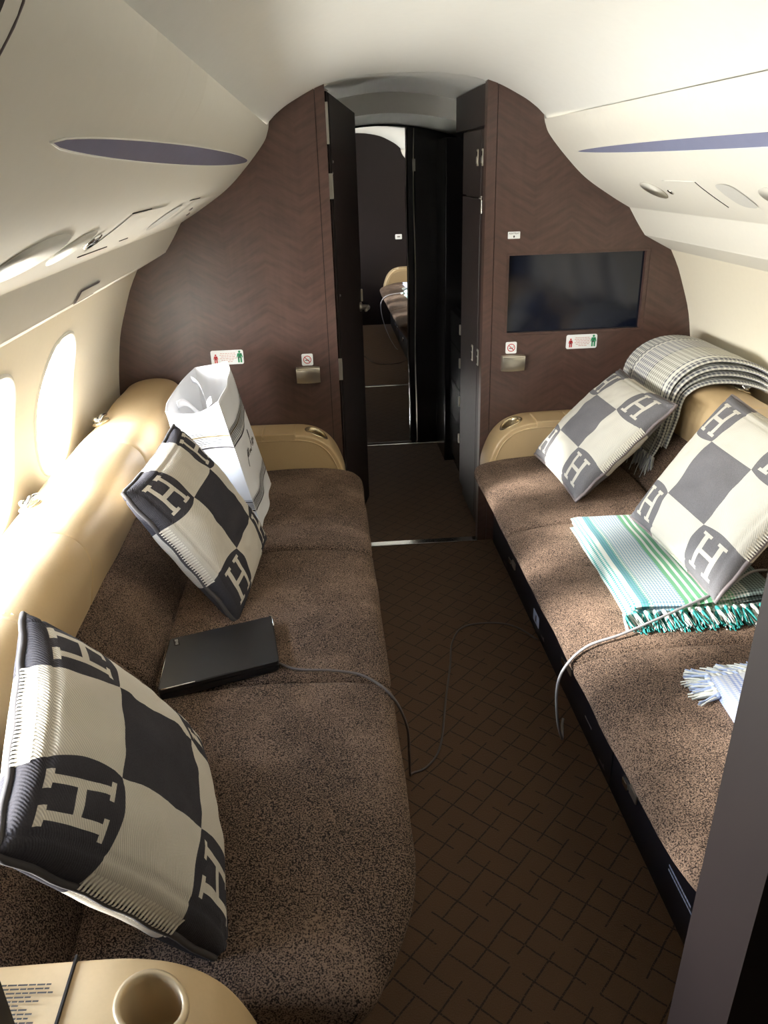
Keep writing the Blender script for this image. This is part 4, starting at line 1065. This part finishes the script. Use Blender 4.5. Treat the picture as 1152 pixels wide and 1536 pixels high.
tassels(tt, sp, ['yarn_teal', 'yarn_white', 'yarn_white', 'yarn_teal'], 0.075, seed=11)
# grey blanket over the bolster
bk = thing('draped_blanket', 'black and white woven blanket folded over the leather bolster', 'blanket', (1.0, 2.75, 0.83))
DP = crom([(0.872, 0.555), (0.885, 0.60), (0.896, 0.66), (0.902, 0.72), (0.908, 0.775), (0.935, 0.822), (0.985, 0.848), (1.05, 0.853), (1.10, 0.849), (1.135, 0.842), (1.150, 0.835)], 6)
def drape(t, s, k, h):
    tt_ = 0.10 + 0.90 * t if k < 2 else (t * 1.0 if k == 2 else 0.16 + 0.84 * t)
    f = tt_ * (len(DP) - 1); i = min(int(f), len(DP) - 2); p = DP[i].lerp(DP[i + 1], f - i)
    d = (DP[min(i + 2, len(DP) - 1)] - DP[max(i - 1, 0)]).normalized(); nn = Vector((-d.y, d.x))
    o = k * 0.0150 + h + 0.003 * mnoise.noise(Vector((t * 5, s * 4, k * 2.0)))
    puff = 0.030 * math.sin(math.pi * min(1, max(0, (tt_ - 0.35) / 0.6))) * (k / 3.0)
    q = p + nn * (o + puff)
    y0 = 2.585 - 0.12 * max(0, (tt_ - 0.45)) / 0.55 + (0.008 if k % 2 else 0.0) - 0.0 * k
    y = y0 + (0.44 - 0.05 * (tt_ < 0.3) * (0.3 - tt_) / 0.3) * s - 0.02 * (1 - tt_)
    squeeze = max(0.0, 0.32 - tt_) / 0.32
    y = y - 0.0 + squeeze * (0.5 - s) * 0.10
    return Vector((min(q.x, 1.172), y, q.y))
folded('fold', bk, 'greyweave', drape, 0, 1, 4, 0.0140)
sp = []
for k in range(20):
    s = k / 19 * 0.75; p = drape(0.0, s, 2, 0.007); sp.append((tuple(p + Vector((-0.002 * (k % 3), 0, 0.0))), (-0.12 + random.uniform(-0.1, 0.05), random.uniform(-0.3, 0.2), -1)))
tassels(bk, sp, ['yarn_grey', 'yarn_white'], 0.105, seed=51)
# blue throw near the partition
bt = thing('blue_throw', 'folded blue and white throw with white fringe beside the partition', 'throw', (0.65, 1.25, 0.468))
def blue_path(t, s, k, h):
    x = 0.485 + 0.34 * s + 0.03 * t * (1 - s) * -1; y = 1.405 - 0.40 * t + 0.02 * s
    z = 0.470 + k * 0.0145 + h + 0.003 * mnoise.noise(Vector((x * 9, y * 9, k + 5))) + 0.008 * math.sin(s * 3.0) * math.sin(t * 3.0)
    return Vector((x, y, z))
folded('fold', bt, 'blueweave', blue_path, 0, 1, 2, 0.0135)
sp = []
for k in range(26):
    s = k / 25; p = blue_path(0.0, s, 1, 0.0); sp.append((tuple(p + Vector((0, -0.002, 0.004))), (random.uniform(-0.9, -0.2), 0.45, -0.1)))
for k in range(8):
    p = blue_path(k / 7 * 0.16, 0.0, 1, 0.0); sp.append((tuple(p), (-1, random.uniform(-0.2, 0.4), -0.1)))
tassels(bt, sp, ['yarn_white', 'yarn_blue', 'yarn_white'], 0.062, seed=81)

# daylight portals in the open window row guide the sky light through the panes
for k, yc in enumerate([y for y in WIN_Y if y > 0.5]):
    L_ = bpy.data.lights.new('window_daylight', 'AREA'); L_.shape = 'ELLIPSE'; L_.size = WIN_A * 2.0; L_.size_y = WIN_B * 2.0
    try: L_.cycles.is_portal = True
    except Exception: pass
    o = bpy.data.objects.new('window_daylight', L_); COL.objects.link(o)
    o.location = (-(xz(WLD, WIN_Z) + 0.10), yc, WIN_Z); o.rotation_euler = (0, -math.pi / 2, 0)
    o.rotation_euler = Vector((1, 0, 0)).to_track_quat('-Z', 'Y').to_euler()
